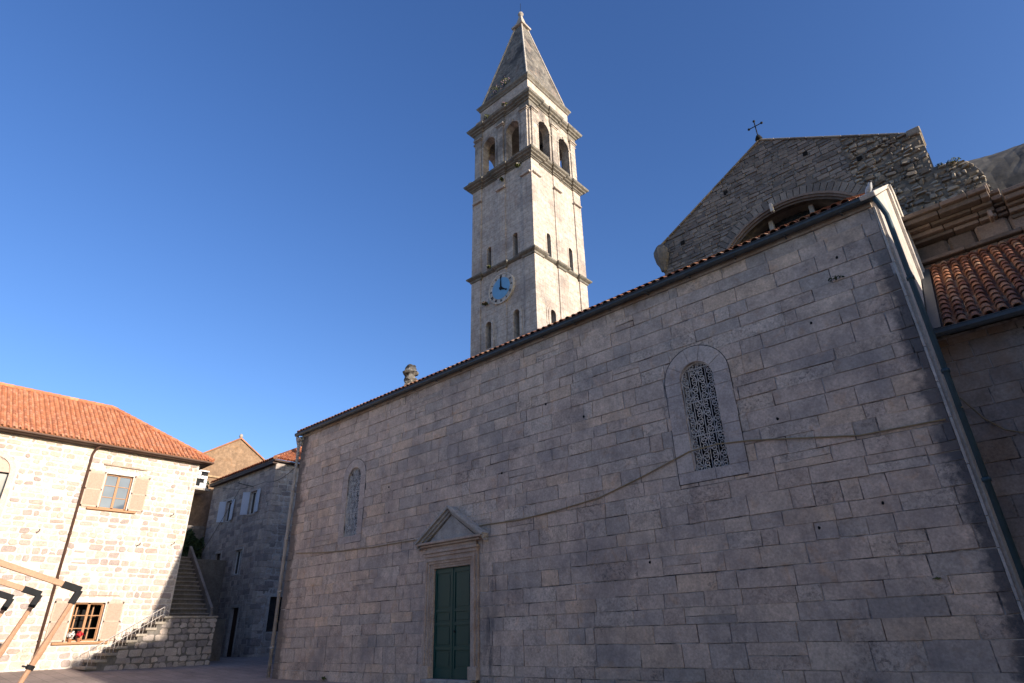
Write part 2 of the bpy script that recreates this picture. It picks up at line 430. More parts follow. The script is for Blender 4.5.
M_belfry = stone('belfry stained limestone', [(.46, .42, .38)], stain=(.10, .09, .09), stain_amt=1.4, fine=5, var=.35, bumpd=.03, pits=.6, extra=courses)
M_towercorn = stone('tower weathered cornice', [(.21, .195, .175)], stain=(.10, .10, .09), stain_amt=1.0, fine=8, var=.4, bumpd=.03)
M_spire = stone('spire stone', [(.21, .20, .185)], stain=(.03, .03, .035), stain_amt=1.6, fine=5, var=.5, bumpd=.04, pits=.6, extra=courses)
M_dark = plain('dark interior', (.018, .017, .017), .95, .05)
M_house = stone('house pale stone', [(.54, .46, .39), (.48, .39, .34), (.60, .53, .46), (.44, .35, .305), (.57, .49, .42), (.52, .43, .37), (.40, .33, .30), (.62, .55, .48)], stain=(.36, .29, .24), stain_amt=.5, var=.2, streak=False, pits=.2, bumpd=.03)
M_housemortar = stone('house pale mortar', [(.69, .62, .545)], stain=(.50, .43, .37), stain_amt=.5, fine=14, var=.14, streak=False, pits=.1, bumpd=.03)
M_grey = stone('grey house stone', [(.48, .41, .36), (.39, .34, .31), (.54, .46, .40), (.44, .38, .34), (.32, .28, .265)], stain_amt=.5, streak=False)
M_greymortar = stone('grey house mortar', [(.50, .465, .44)], stain=(.24, .22, .22), stain_amt=.6, fine=12, streak=False)
M_rubble = stone('dark rubble stone', [(.25, .215, .19), (.20, .175, .16), (.29, .25, .22), (.17, .15, .14), (.26, .225, .20)], stain=(.06, .06, .06), stain_amt=.7, streak=False)
M_rubble2 = stone('warm rubble stone', [(.34, .29, .24), (.26, .225, .19), (.40, .35, .29), (.20, .175, .155), (.31, .27, .23)], stain=(.08, .075, .07), stain_amt=.7, streak=False)
M_rubmortar = stone('rubble mortar', [(.19, .17, .15)], stain=(.06, .06, .055), stain_amt=.9, fine=10, streak=False)
M_annex = stone('annex stone', [(.36, .31, .27), (.33, .29, .26), (.39, .33, .28), (.30, .27, .25), (.35, .28, .22)], stain=(.22, .12, .06), stain_amt=1.1)
M_ent = stone('entablature stone', [(.20, .15, .125), (.145, .115, .10), (.26, .20, .17)], stain=(.09, .07, .06), stain_amt=.9)
M_marble = stone('pale coping stone', [(.52, .47, .42), (.56, .51, .46)], stain=(.25, .22, .18), stain_amt=.5)
M_tile = tile_mat('old roof tile', [(.34, .14, .075), (.25, .10, .06), (.42, .20, .11), (.30, .13, .08), (.38, .17, .09), (.45, .27, .17), (.20, .09, .06)], amt=.55)
M_tilenew = tile_mat('new orange roof tile', [(.55, .225, .115), (.60, .25, .13), (.48, .19, .10), (.58, .26, .15), (.52, .20, .10), (.62, .30, .18), (.44, .175, .10)], dirt=(.30, .14, .08), amt=.5)
M_tileend = tile_mat('ridge tile mortar', [(.50, .36, .26), (.58, .30, .17)], amt=.2)
M_gutter = plain('blue grey painted gutter', (.055, .065, .07), .5, .4, .25)
M_pipe = plain('blue green painted downpipe', (.03, .06, .075), .6, .3, .3, 3)
M_palepipe = plain('pale old downpipe', (.36, .32, .29), .7, .3, .25, 4)
M_brownpipe = plain('brown metal downpipe', (.09, .045, .03), .6, .3, .3, 3)
M_green = wood('dark green painted wood', (.003, .052, .042), .5, .2, (6, 6, .8))
M_door2 = wood('dark brown door', (.05, .025, .018), .6, .3)
M_iron = plain('grey painted iron grille', (.58, .53, .48), .6, .4, .3, 12)
M_metal = plain('dark grey metal bracket', (.010, .011, .013), .7, .2, .3, 6)
M_wood = wood('varnished brown timber', (.42, .245, .15), .6, .3, (5, 2, 2), )
M_frame = wood('orange window frame wood', (.38, .185, .08), .5, .3)
M_shut = wood('pale pink timber shutter', (.50, .37, .29), .7, .25)
M_shutblue = wood('pale blue grey shutter', (.46, .52, .62), .6, .15)
M_white = plain('white painted wood', (.66, .66, .66), .6, .3, .12)
M_glass = glass('dark window glass')
M_glasssky = glass('window glass with painted sky tint', (.10, .13, .17), .05)  # sky reflection is put into the pane's base colour
M_cable = plain('yellowed cable', (.30, .22, .12), .7, .3, .2, 3)
M_wire = plain('black wire', (.03, .03, .03), .7, .3)
M_blue = plain('blue clock dial', (.14, .33, .54), .6, .3, .12, 2)
M_dialring = stone('pale clock ring', [(.50, .47, .44)], stain_amt=.4, fine=6)
M_leaf = plain('green leaves', (.10, .115, .04), .7, .2, .5, 9)
M_leafdark = plain('dark ivy leaves', (.025, .045, .016), .6, .3, .5, 7)
M_pink = plain('pink valerian flowers', (.42, .27, .33), .8, .2, .3, 9)
M_purple = plain('violet bellflowers', (.28, .20, .52), .8, .2, .3, 9)
M_whitefl = plain('white flowers', (.75, .70, .66), .8, .2, .1)
M_red = plain('red flowers', (.55, .03, .04), .7, .2, .2)
M_bird = plain('white grey feathers', (.50, .49, .49), .8, .2, .25, 30)
M_birdhead = plain('dark grey feathers', (.06, .06, .07), .8, .2, .25, 30)
M_plaster = stone('brown rough plaster', [(.30, .20, .13)], stain=(.14, .09, .06), stain_amt=.8, fine=7, var=.3)
M_ochre = stone('ochre plaster', [(.50, .36, .22)], stain=(.25, .16, .1), stain_amt=.6, fine=7)

def ground_mat():
    m, nt, b = mat('worn stone paving', .8, .3); co = coords(nt)
    br = N(nt, 'ShaderNodeTexBrick'); nt.links.new(co, br.inputs['Vector']); br.inputs['Scale'].default_value = 1.0
    br.inputs['Brick Width'].default_value = .9; br.inputs['Row Height'].default_value = .45; br.inputs['Mortar Size'].default_value = .008
    br.inputs['Color1'].default_value = (.34, .27, .24, 1); br.inputs['Color2'].default_value = (.28, .225, .20, 1); br.inputs['Mortar'].default_value = (.13, .11, .1, 1)
    n1 = noise(nt, co, .6, 6, .65); n2 = noise(nt, co, 9, 5, .6)
    c = mix(nt, br.outputs['Color'], ramp(nt, n1, [(.3, (.75, .74, .73)), (.7, (1.15, 1.13, 1.1))]), 1.0, 'MULTIPLY')
    c = mix(nt, c, ramp(nt, n2, [(.3, (.85, .85, .85)), (.7, (1.1, 1.1, 1.1))]), 1.0, 'MULTIPLY')
    nt.links.new(c, b.inputs['Base Color']); bump(nt, b, math_(nt, 'ADD', n2, math_(nt, 'MULTIPLY', br.outputs['Fac'], -1.0)), .4, .008); return m
M_ground = ground_mat()

# ------------------------------------------------------------ ground
def gz(x, y):
    a = max(0., min(1., (-24.2 - x) / 8.8)); a = a * a * (3 - 2 * a) * .25 + a * .75
    return .56 * a
mb = MB(); xs = [-400, -120, -60, -45] + [-40 + i * .8 for i in range(24)] + [-20, -12, -4, 4, 20, 60, 200, 400]; ys = [-400, -100, -30, -10, 0, 3, 6, 8, 9, 10, 11, 12, 13, 14, 16, 18, 22, 30, 60, 150, 400]
mb.v = [(x, y, gz(x, y)) for y in ys for x in xs]; nx = len(xs)
mb.f = [(j * nx + i, j * nx + i + 1, (j + 1) * nx + i + 1, (j + 1) * nx + i) for j in range(len(ys) - 1) for i in range(nx - 1)]
g = mb.build('ground', M_ground); g['kind'] = 'structure'

# ------------------------------------------------------------ the church
church = thing('church', (XL, YW, 0), 'long stone church with green double door, two grilled arched windows and red tiled roof', 'church')
F = Fr((0, YW, 0), (1, 0, 0), (0, 0, 1))                        # n points to -Y, at the viewer
win = [(-6.42, 4.2, -4.7, 7.64, -5.96, 4.54, -5.12, 6.74), (-20.52, 4.35, -18.98, 7.5, -20.12, 4.68, -19.28, 6.80)]
holes = [arch(w_[4], w_[5], w_[6], w_[7]) for w_ in win] + [rect(-14.93, .2, -13.31, 3.16)]
mb = MB(); panel(mb, F, rect(XL, -.2, XR, 9.62), holes, .5)
# left and right end walls, back
mb.add([(XL, YW, -.2), (XL, 25, -.2), (XL, 25, 9.6), (XL, 19, 13.4), (XL, YW, 9.62)], [(0, 1, 2, 3, 4)])
mb.box(XL + .02, 13.5, 0, XL + .5, 25, 9.4); mb.box(XL + .02, 24.6, 0, XR - .02, 25, 9.4)
mb.build('wall_core', M_wallmortar, church)
mb = MB()
hr = [(-6.36, 4.30, -4.76, 6.9), (-6.12, 6.9, -4.96, 7.3), (-20.42, 4.45, -18.98, 6.9), (-20.2, 6.9, -19.2, 7.2), (-15.28, 0, -12.96, 3.55)]
CO = [.30, .25, .47, .36, .33, .30, .36, .40, .34, .30, .42, .36, .33, .38, .29, .41, .34]
masonry(mb, F, XL, 0, XR, 9.36, bl=(.42, 1.25), gap=.012, proud=.022, pj=.008, cham=.007, rough=.011, holes=hr, courses=CO, rs=11)
# east gable end blocks are on the wall beyond; west end
FL = Fr((XL, 0, 0), (0, -1, 0), (0, 0, 1))
masonry(mb, FL, -24.9, 0, -13.02, 13.4, bl=(.42, 1.25), gap=.011, proud=.02, rough=.006, courses=CO, rs=12, planes=[(.65, 1, 13.42 - 19 * .65), (-.65, 1, 13.42 + 19 * .65)][:0] + hull_planes([(-25, 0), (-13, 0), (-13, 9.4), (-19, 13.2), (-25, 9.4)]))
mb.build('ashlar_facing', M_wall, church)
# plain band under the eave
mb = MB(); mb.box(XL - .04, YW - .05, 9.37, XR + .0, YW + .1, 9.5, .01)
mb.build('eave_band', M_annex, church)
# corner quoins: pale strip at the right corner
mb = MB()
z = 0
rg = random.Random(5)
while z < 9.25:
    h = rg.uniform(.5, .9); mb.box(XR - .0, YW - .028 + rg.uniform(-.003, .003), z + .004, XR + .05, YW + .05, min(z + h, 9.36) - .004, .008); z += h
mb.build('corner_moulding', M_marble, church)
# right gable end wall with raking coping and a shallow pilaster
mb = MB(); FE = Fr((XR + .10, 0, 0), (0, 1, 0), (0, 0, 1))
gp = [(YW + .03, 0), (19.9, 0), (19.9, 13.75), (19.2, 13.62), (YW + .03, 9.60)]
panel(mb, FE, gp, [], .5, back=True)
FE.box(mb, 18.0, 0, 0, 18.5, 12.95, .08, .01); FE.box(mb, 18.66, 0, 0, 19.2, 13.4, .12, .01)
mb.build('gable_end_wall', M_marble, church)
mb = MB()
for i in range(9):
    y0 = 12.72 + i * .72; y1 = y0 + .705
    p = [V3((XR + .0, y0, 9.50 + (y0 - 12.72) * .65)), V3((XR + .0, y1, 9.50 + (y1 - 12.72) * .65))]
    mb.beam(p[0], p[1], .30, .11, .012)
mb.build('raking_coping', M_marble, church)
# roof
roof = MB(); th = math.atan(.638); FR = Fr((0, 12.82, 9.56), (1, 0, 0), (0, math.cos(th), math.sin(th)))
tiles(roof, FR, XL - .22, XR - .12, 6.18 / math.cos(th), .225, .37, rs=4)
thb = math.atan(.638); FB = Fr((0, 25.2, 9.56), (-1, 0, 0), (0, -math.cos(th), math.sin(th)))
ro = roof.build('roof', M_tile, church)
mb = MB(); mb.add([FR(XL - .28, .02, -.01), FR(XR - .1, .02, -.01), FR(XR - .1, 7.33, -.01), FR(XL - .28, 7.33, -.01), FR(XL - .28, .02, -.09), FR(XR - .1, .02, -.09), FR(XR - .1, 7.33, -.09), FR(XL - .28, 7.33, -.09)],
                  [(0, 1, 2, 3), (7, 6, 5, 4), (0, 4, 5, 1), (3, 2, 6, 7), (0, 3, 7, 4), (1, 5, 6, 2)])
mb.add([FB(.85, 0, 0), FB(24.3, 0, 0), FB(24.3, 7.33, 0), FB(.85, 7.33, 0)], [(0, 1, 2, 3)])
mb.build('roof_boards', M_door2, ro)
mb = MB()
for i in range(60):
    x = XL - .2 + i * .39; mb.tube([(x, 19.0, 13.50), (x + .42, 19.0, 13.48)], [.13, .11], 8)
mb.build('ridge_tiles', M_tile, ro)
# gutter
mb = MB(); prof = [(-.09, .0), (-.095, -.07), (-.05, -.11), (.02, -.115), (.06, -.07), (.07, .0)]
v = []; n_ = len(prof)
for x in (XL - .32, XR + .14):
    v += [(x, 12.83 + a, 9.555 + b) for a, b in prof]
mb.add(v, [(i, i + 1, n_ + i + 1, n_ + i) for i in range(n_ - 1)] + [tuple(range(n_)), tuple(range(2 * n_ - 1, n_ - 1, -1))])
mb.tube([(XL - .32, 12.73, 9.56), (XR + .14, 12.73, 9.56)], .012, 6)
mb.box(XL - .2, 12.9, 9.49, XR + .1, 13.0, 9.53)
for i in range(19): mb.box(XL + .5 + i * 1.22, 12.72, 9.40, XL + .535 + i * 1.22, 12.93, 9.413)
mb.build('gutter', M_gutter, church)
# left eave corner bracket and pale downpipe
mb = MB(); mb.box(XL - .20, 12.80, 9.20, XL + .10, 13.2, 9.38, .03); mb.box(XL - .12, 12.88, 9.02, XL + .06, 13.2, 9.20, .03)
mb.build('eave_corbel', M_trim, church)
mb = MB(); mb.tube([(XL - .22, 12.83, 9.45), (XL - .2, 12.84, 9.3), (XL - .14, 12.9, 9.0), (XL - .12, 12.9, 8.7), (XL - .12, 12.9, .05)], .065, 10)
for z in (1, 3, 5, 7): mb.tube([(XL - .12, 12.9, z), (XL - .12, 12.9, z + .08)], .085, 10)
mb.build('downpipe', M_palepipe, church, True)
mb = MB(); mb.tube([(XR + .10, 12.83, 9.45), (XR + .14, 12.86, 9.3), (XR + .20, 12.89, 9.0), (XR + .20, 12.90, 0.02)], .05, 10)
for z in (1.4, 3.4, 5.4, 7.4): mb.tube([(XR + .20, 12.90, z), (XR + .20, 12.90, z + .07)], .07, 10)
mb.build('downpipe', M_pipe, church, True)
# damp stone rain marks / putlog holes
for (x, z) in ((-2.2, 7.9), (-1.9, 8.5), (-10.2, 7.3), (-15.4, 5.7), (-8.9, 6.6), (-2.75, 7.2), (-1.75, 6.05), (-3.9, 5.3), (-12, 5.6), (-17.5, 6.1), (-17.4, 5.2), (-7.4, 2.7), (-2.4, 3.3), (-3.6, 3.0)):
    mb = MB(); panel(mb, F, [(x + .03 * math.cos(k * .785) * (1 + .3 * math.sin(k * 2 + x)), z + .035 * math.sin(k * .785)) for k in range(8)], [], .02, n=.0275); mb.build('putlog_hole', M_dark, church)

# grilled windows
def spiral(F, cu, cv, r, t0, turns, sgn, n):
    pts = []
    K = 9
    for k in range(K + 1):
        q = k / K; rr = r * (1 - .75 * q); t = t0 + sgn * turns * 2 * math.pi * q
        pts.append(F(cu + rr * math.cos(t), cv + rr * math.sin(t), n))
    return pts
def grille(F, u0, v0, u1, vs, n, parent, thick=.011):
    mb = MB(); r = (u1 - u0) / 2; c = (u0 + u1) / 2; top = vs + r
    cols = 4; cw = (u1 - u0) / cols; ch = cw * .98
    rows = int((top - v0) / ch)
    inside = lambda u, v_: u0 + .02 < u < u1 - .02 and (v_ < vs or math.hypot(u - c, v_ - vs) < r - .03)
    for j in range(rows + 1):
        for i in range(cols):
            cu = u0 + (i + .5) * cw; cv = v0 + (j + .5) * ch
            if not inside(cu, cv): continue
            up = 1 if (i + j) % 2 else -1; sg = 1 if (i + j // 2) % 2 else -1
            for (dv_, s2) in ((.22, 1), (-.22, -1)):
                pts = spiral(F, cu, cv + dv_ * ch, cw * .36, math.pi / 2 * s2 * up, 1.25, sg * s2, n)
                pts = [p for p in pts]
                mb.tube(pts, thick, 4, False)
            mb.tube([F(cu - sg * cw * .27, cv - .25 * ch, n), F(cu - sg * cw * .40, cv, n), F(cu - sg * cw * .27, cv + .25 * ch, n)], thick, 4, False)
    for j in range(0, rows + 1, 4):
        v_ = v0 + j * ch
        hw = r if v_ < vs else math.sqrt(max(0, r * r - (v_ - vs) ** 2))
        if hw > .05: mb.tube([F(c - hw, v_, n - .006), F(c + hw, v_, n - .006)], thick * 1.2, 4)
    for i in range(1, cols):
        u = u0 + i * cw; mb.tube([F(u, v0, n - .006), F(u, vs + math.sqrt(max(.001, r * r - (u - c) ** 2)), n - .006)], thick * .8, 4)
    A = arch(u0, v0, u1, vs); A2 = arch(u0 + .022, v0 + .022, u1 - .022, vs)
    frame_ring(mb, F, A2, A, n - .012, n + .012)
    return mb.build('grille', M_iron, parent)
for i, w_ in enumerate(win):
    u0, v0, u1, vs_ = w_[4:8]; r0 = (u1 - u0) / 2; cc = (u0 + u1) / 2; r1 = (w_[2] - w_[0]) / 2 - .03; g_ = .005
    mb = MB(); rg = random.Random(i + 40)
    def stone_poly(P_):
        m = len(P_); cx_ = sum(p[0] for p in P_) / m; cy_ = sum(p[1] for p in P_) / m; pr = .034 + rg.uniform(-.003, .003)
        def ins(p, d): du, dv_ = cx_ - p[0], cy_ - p[1]; L = math.hypot(du, dv_); return (p[0] + du / L * d, p[1] + dv_ / L * d)
        vs = [F(*ins(p, .012), pr) for p in P_] + [F(*ins(p, .005), pr - .006) for p in P_] + [F(*ins(p, .005), -.06) for p in P_]
        mb.add(vs, [tuple(range(m))] + [(k, m + k, m + (k + 1) % m, (k + 1) % m) for k in range(m)] + [(m + k, 2 * m + k, 2 * m + (k + 1) % m, m + (k + 1) % m) for k in range(m)])
    cuts = [v0, v0 + (vs_ - v0) * .42, v0 + (vs_ - v0) * .86, vs_]
    for k in range(3):
        for (a, b_) in ((cc - r1, u0), (u1, cc + r1)): 
            e = rg.uniform(-.15, .15) if k else 0; stone_poly(rect(a, cuts[k], b_, cuts[k + 1]))
    na = 5; tt = [0] + sorted(math.pi * (q + rg.uniform(-.12, .12)) / na for q in range(1, na)) + [math.pi]
    for k in range(na):
        ts = [tt[k] + (tt[k + 1] - tt[k]) * q / 6 for q in range(7)]
        stone_poly([(cc + r1 * math.cos(t), vs_ + r1 * math.sin(t)) for t in ts] + [(cc + r0 * math.cos(t), vs_ + r0 * math.sin(t)) for t in ts[::-1]])
    stone_poly(rect(cc - r1, v0 - .25, cc + .08, v0)); stone_poly(rect(cc + .08, v0 - .25, cc + r1, v0))
    sr = mb.build('window_surround', M_surr, church)
    mb = MB(); q_ = .014; n_ = .0285
    oa = [(cc - r1, v0 - .25), (cc + r1, v0 - .25)] + [(cc + r1 * math.cos(math.pi * k / 24), vs_ + r1 * math.sin(math.pi * k / 24)) for k in range(25)]
    ob_ = [(cc - r1 - q_, v0 - .25 - q_), (cc + r1 + q_, v0 - .25 - q_)] + [(cc + (r1 + q_) * math.cos(math.pi * k / 24), vs_ + (r1 + q_) * math.sin(math.pi * k / 24)) for k in range(25)]
    frame_ring(mb, F, oa, ob_, 0, n_); mb.build('joint_shade_line', M_joint_shade, sr)  # shadow line round the surround joint, painted as a dark ring
    w2 = MB(); panel(w2, F, arch(w_[4] - .02, w_[5] - .02, w_[6] + .02, w_[7]), [], .02, n=-.42)
    wo_ = w2.build('window_glass', M_dark, church)
    grille(F, w_[4], w_[5], w_[6], w_[7], -.06, church, .0125 if i == 0 else .015)

# portal
mb = MB()
for (a, n0, i_) in ((.34, .09, .26), (.262, .15, .20), (.202, .11, .13), (.132, .07, .06), (.062, .04, 0)):
    inner = [(-14.93 - i_, .2), (-14.93 - i_, 3.16 + i_), (-13.31 + i_, 3.16 + i_), (-13.31 + i_, .2)]; outer = [(-14.93 - a, .2), (-14.93 - a, 3.16 + a), (-13.31 + a, 3.16 + a), (-13.31 + a, .2)]
    vs = [F(*p, n0) for p in inner] + [F(*p, n0) for p in outer] + [F(*p, -.01) for p in inner] + [F(*p, -.01) for p in outer]
    fs = []
    for k in range(3): fs += [(k, k + 1, 4 + k + 1, 4 + k), (4 + k, 4 + k + 1, 12 + k + 1, 12 + k), (k + 1, k, 8 + k, 8 + k + 1)]
    mb.add(vs, fs)
for s_ in (-15.28, -13.30): F.box(mb, s_ + .0, .2, -.02, s_ + .34, .52, .16, .01)
F.box(mb, -15.05, .2, -.25, -14.922, 3.16, .03); F.box(mb, -13.318, .2, -.25, -13.2, 3.16, .03); F.box(mb, -15.05, 3.152, -.25, -13.2, 3.28, .028)
pf = mb.build('door_frame', M_portal, church)
mb = MB(); F.box(mb, -15.27, 3.5, -.02, -12.97, 3.60, .13, .01); F.box(mb, -15.30, 3.60, -.02, -12.94, 3.68, .17, .01)
F.box(mb, -15.22, 3.68, -.02, -13.02, 3.80, .10, .01); F.box(mb, -15.42, 3.80, -.02, -12.82, 3.86, .18, .012); F.box(mb, -15.56, 3.865, -.02, -12.68, 3.94, .26, .015)
mb.build('lintel_cornice', M_portal, pf)
mb = MB(); ap = (-14.10, 4.90)
for (a, b, n1) in (((-15.60, 3.94), ap, .29), ((-12.62, 3.94), ap, .29)):
    for (off, t, nn) in ((0, .08, n1), (-.085, .08, n1 - .08), (-.165, .07, n1 - .15)):
        p = F(a[0], a[1] + off, 0); q = F(b[0], b[1] + off, 0)
        d = (q - p).normalized(); c = (p + q) / 2 + F.n * (nn / 2 - .01)
        mb.obox(c, d, F.n, (q - p).length / 2 + .02, nn / 2 + .01, t / 2, .008)
mb.build('raking_cornice', M_trim, pf)
mb = MB(); panel(mb, F, [(-15.2, 3.9), (-13.0, 3.9), (-14.10, 4.66)], [], .08, n=.08); mb.build('pediment_panel', M_trim, pf)
mb = MB(); F.box(mb, -15.35, 0, -.1, -12.9, .10, .42, .015); F.box(mb, -15.1, .10, -.1, -13.1, .20, .24, .012); mb.build('door_step', M_trim, church)
for k, (a, b) in enumerate(((-14.93, -14.13), (-14.11, -13.31))):
    st = .09; F_ = F; F = Fr(F_(0, 0, .10), F_.u, F_.v)
    mb = MB(); F.box(mb, a + .004, .2, -.20, b, 3.15, -.155)
    F.box(mb, a + .01, .2, -.155, a + st, 3.11, -.13, .004); F.box(mb, b - st, .2, -.155, b - .005, 3.11, -.13, .004)
    for v_, h in ((.2, .26), (.92, .10), (1.56, .09), (1.92, .08), (3.0, .11)): F.box(mb, a + st, v_, -.155, b - st, v_ + h, -.132, .004)
    for (p, q) in ((.52, .87), (1.07, 1.51), (1.70, 1.88), (2.06, 2.94)):
        F.box(mb, a + st + .04, p, -.155, b - st - .04, q, -.143, .01)
    F = F_; lf = mb.build('door_leaf', M_green, church)
    if k == 1:
        mb = MB(); mb.lathe(F(-14.02, 1.4, -.02), [(0, -.03), (.02, -.03), (.03, 0), (.02, .03), (0, .03)], 10); mb.build('handle', M_metal, lf, True)
mb = MB(); F.box(mb, -14.14, .2, -.056, -14.10, 3.14, -.015, .005); mb.build('meeting_stile', M_green, church)

# weathered stone finial on the ridge
mb = MB(); rg = random.Random(3); prof = []
for k in range(17):
    z = k * .085; r = .30 + .07 * math.sin(k * 1.3) + (.07 if k in (10, 11, 12, 13) else 0) - (.12 if k > 14 else 0); prof.append((r, z))
mb.lathe((-24.28, 19.0, 13.42), [(0, 0)] + prof + [(0, 1.42)], 14)
mb.v = [(x + rg.uniform(-.08, .08), y + rg.uniform(-.08, .08), z + rg.uniform(-.03, .03)) for x, y, z in mb.v]
mb.build('finial', M_spire, church)

# perched bird
b = thing('bird', (-.92, 12.86, 9.62), 'small pale grey bird with dark head perched on the right end of the church eave', 'bird')
mb = MB(); prof = [(-.17, .0, .004), (-.13, .015, .022), (-.07, .04, .045), (0, .065, .062), (.06, .09, .06), (.10, .12, .045), (.13, .155, .036), (.155, .175, .03), (.18, .18, .012), (.20, .176, .003)]
mb.tube([(b.location.x + a * .55, b.location.y - a * .6, 9.66 + c) for a, c, r in prof], [r for a, c, r in prof], 12)
bd = mb.build('body', M_bird, b, True)
mb = MB(); mb.lathe((-.92 + .155 * .55, 12.86 - .155 * .6, 9.66 + .178), [(0, -.034), (.026, -.022), (.035, 0), (.026, .022), (0, .034)], 10); mb.tube([(-.83, 12.76, 9.84), (-.805, 12.733, 9.835)], [.009, .002], 6); mb.build('head', M_birdhead, b, True)
for s_ in (-.02, .02): mb = MB(); mb.tube([(-.92 + s_, 12.86 + s_, 9.61), (-.92 + s_, 12.86 + s_, 9.69)], .006, 5); mb.build('leg', M_birdhead, b)
mb = MB(); mb.tube([(-.92 - .10, 12.86 + .10, 9.66), (-.92 - .03, 12.86 + .03, 9.725), (-.92 + .04, 12.86 - .04, 9.75)], [.006, .05, .03], 8); mb.build('wing', M_bird, b, True)

# cable strung along the church wall
def sag(p, q, s_, n=10):
    p, q = V3(p), V3(q); return [p.lerp(q, k / n) - V3((0, 0, s_ * 4 * (k / n) * (1 - k / n))) for k in range(n + 1)]
mb = MB(); pts = [(-23.3, 4.42), (-21.5, 4.27), (-19.93, 4.18), (-18.2, 4.13), (-16.19, 4.12), (-15.5, 4.1), (-12.74, 4.2), (-11.36, 4.16), (-10, 4.23), (-8.62, 4.35), (-7.3, 4.66), (-6.01, 5.01), (-5.3, 5.04), (-4.6, 4.97), (-3.6, 4.8), (-2.46, 4.60), (-1.03, 4.58)]
P_ = []
for (x, z) in pts: P_.append((x, YW - .05, z))
mb.tube(P_, .016, 6)
tag(mb.build('cable', M_cable, smooth=True, loc=(-12, YW, 4)), 'thin yellowish cable running across the long church wall above the green door', 'cable')

# ------------------------------------------------------------ bell tower
TX, TY, H = -24.03, 28.98, 3.0
tower = thing('bell_tower', (TX, TY, 0), 'tall square stone bell tower with blue clock, arched belfry and pyramid spire', 'bell tower')
def sides(h):
    return [Fr((TX, TY - h, 0), (1, 0, 0), (0, 0, 1)), Fr((TX + h, TY, 0), (0, 1, 0), (0, 0, 1)), Fr((TX, TY + h, 0), (-1, 0, 0), (0, 0, 1)), Fr((TX - h, TY, 0), (0, -1, 0), (0, 0, 1))]
REC = .09; HP = H - REC; CU = 1.27
low = [(-CU, 18.4, .27, 20.15), (CU, 18.4, .27, 20.15)]; sl = [(-CU, 24.66, .22, 26.35), (CU, 24.66, .22, 26.35)]; bel = [(-1.25, 33.15, .66, 36.35), (1.25, 33.15, .66, 36.35)]
mb = MB(); bf = MB()
for Fs in sides(HP):
    hs = [arch(c - r, v0, c + r, vs) for c, v0, r, vs in low + sl]
    panel(mb, Fs, rect(-HP, 0, HP, 32.7), hs, .55, side=False)
    Fs2 = Fr(Fs(0, 0, 0), Fs.u, Fs.v)
    panel(bf, Fs, rect(-HP, 32.7, HP, 39.0), [arch(c - r, v0, c + r, vs) for c, v0, r, vs in bel], .6, back=True, side=False)
    for z0, z1 in ((0, 24.2), (24.6, 32.7)):                # centre strip
        Fs.box(mb, -.38, z0, -.01, .38, z1, REC - .02)
        Fs.box(mb, -.14, z0, 0, .14, z1, REC - .01)
    for c, v0, r, vs in low + sl:
        tr = MB()
        if v0 < 20:
            frame_ring(tr, Fs, arch(c - r, v0, c + r, vs), arch(c - r - .2, v0 - .12, c + r + .2, vs), -.02, .10)
            frame_ring(tr, Fs, arch(c - r - .2, v0 - .12, c + r + .2, vs), arch(c - r - .36, v0 - .2, c + r + .36, vs), -.02, .04)
        else: frame_ring(tr, Fs, arch(c - r, v0, c + r, vs), arch(c - r - .1, v0, c + r + .1, vs), -.02, .03)
        tr.build('window_surround', M_tower, tower)
    for c, v0, r, vs in bel:
        tr = MB(); frame_ring(tr, Fs, arch(c - r, v0, c + r, vs), arch(c - r - .17, v0, c + r + .17, vs), -.02, .07)
        Fs.box(tr, c - .1, vs + r - .02, 0, c + .1, vs + r + .26, .14, .02)
        Fs.box(tr, c - r - .24, vs - .12, 0, c - r, vs + .02, .11, .01); Fs.box(tr, c + r, vs - .12, 0, c + r + .24, vs + .02, .11, .01)
        tr.build('arch_moulding', M_belfry, tower)
    for c in (-2.45, 0, 2.45):                              # belfry pilasters with capitals
        tr = MB(); Fs.box(tr, c - .30, 33.0, 0, c + .30, 37.3, .13, .015); Fs.box(tr, c - .36, 37.3, 0, c + .36, 37.42, .18, .015); Fs.box(tr, c - .42, 37.42, 0, c + .42, 37.56, .26, .015); tr.build('pilaster', M_belfry, tower)
        tr = MB(); Fs.box(tr, c - .46, 31.05, REC - .02, c + .46, 31.2, REC + .16, .02); tr.build('string_course', M_tower, tower)
for sx in (-1, 1):
    for sy in (-1, 1):
        x, y = TX + sx * (H - .45), TY + sy * (H - .45)
        for z0, z1 in ((0, 24.2), (24.6, 32.7)): mb.box(x - .45, y - .45, z0, x + .45, y + .45, z1)
mb.box(TX - HP + .5, TY - HP + .5, 32.6, TX + HP - .5, TY + HP - .5, 33.4); mb.box(TX - HP + .5, TY - HP + .5, 22, TX + HP - .5, TY + HP - .5, 22.3); mb.box(TX - HP + .2, TY - HP + .2, 38.6, TX + HP - .2, TY + HP - .2, 38.9)
mb.build('shaft', M_tower, tower); bf.build('belfry', M_belfry, tower)
mb = MB(); mb.box(TX - 1.9, TY - 1.9, 17.5, TX + 1.9, TY + 1.9, 32.5); mb.build('inner_core', M_dark, tower)
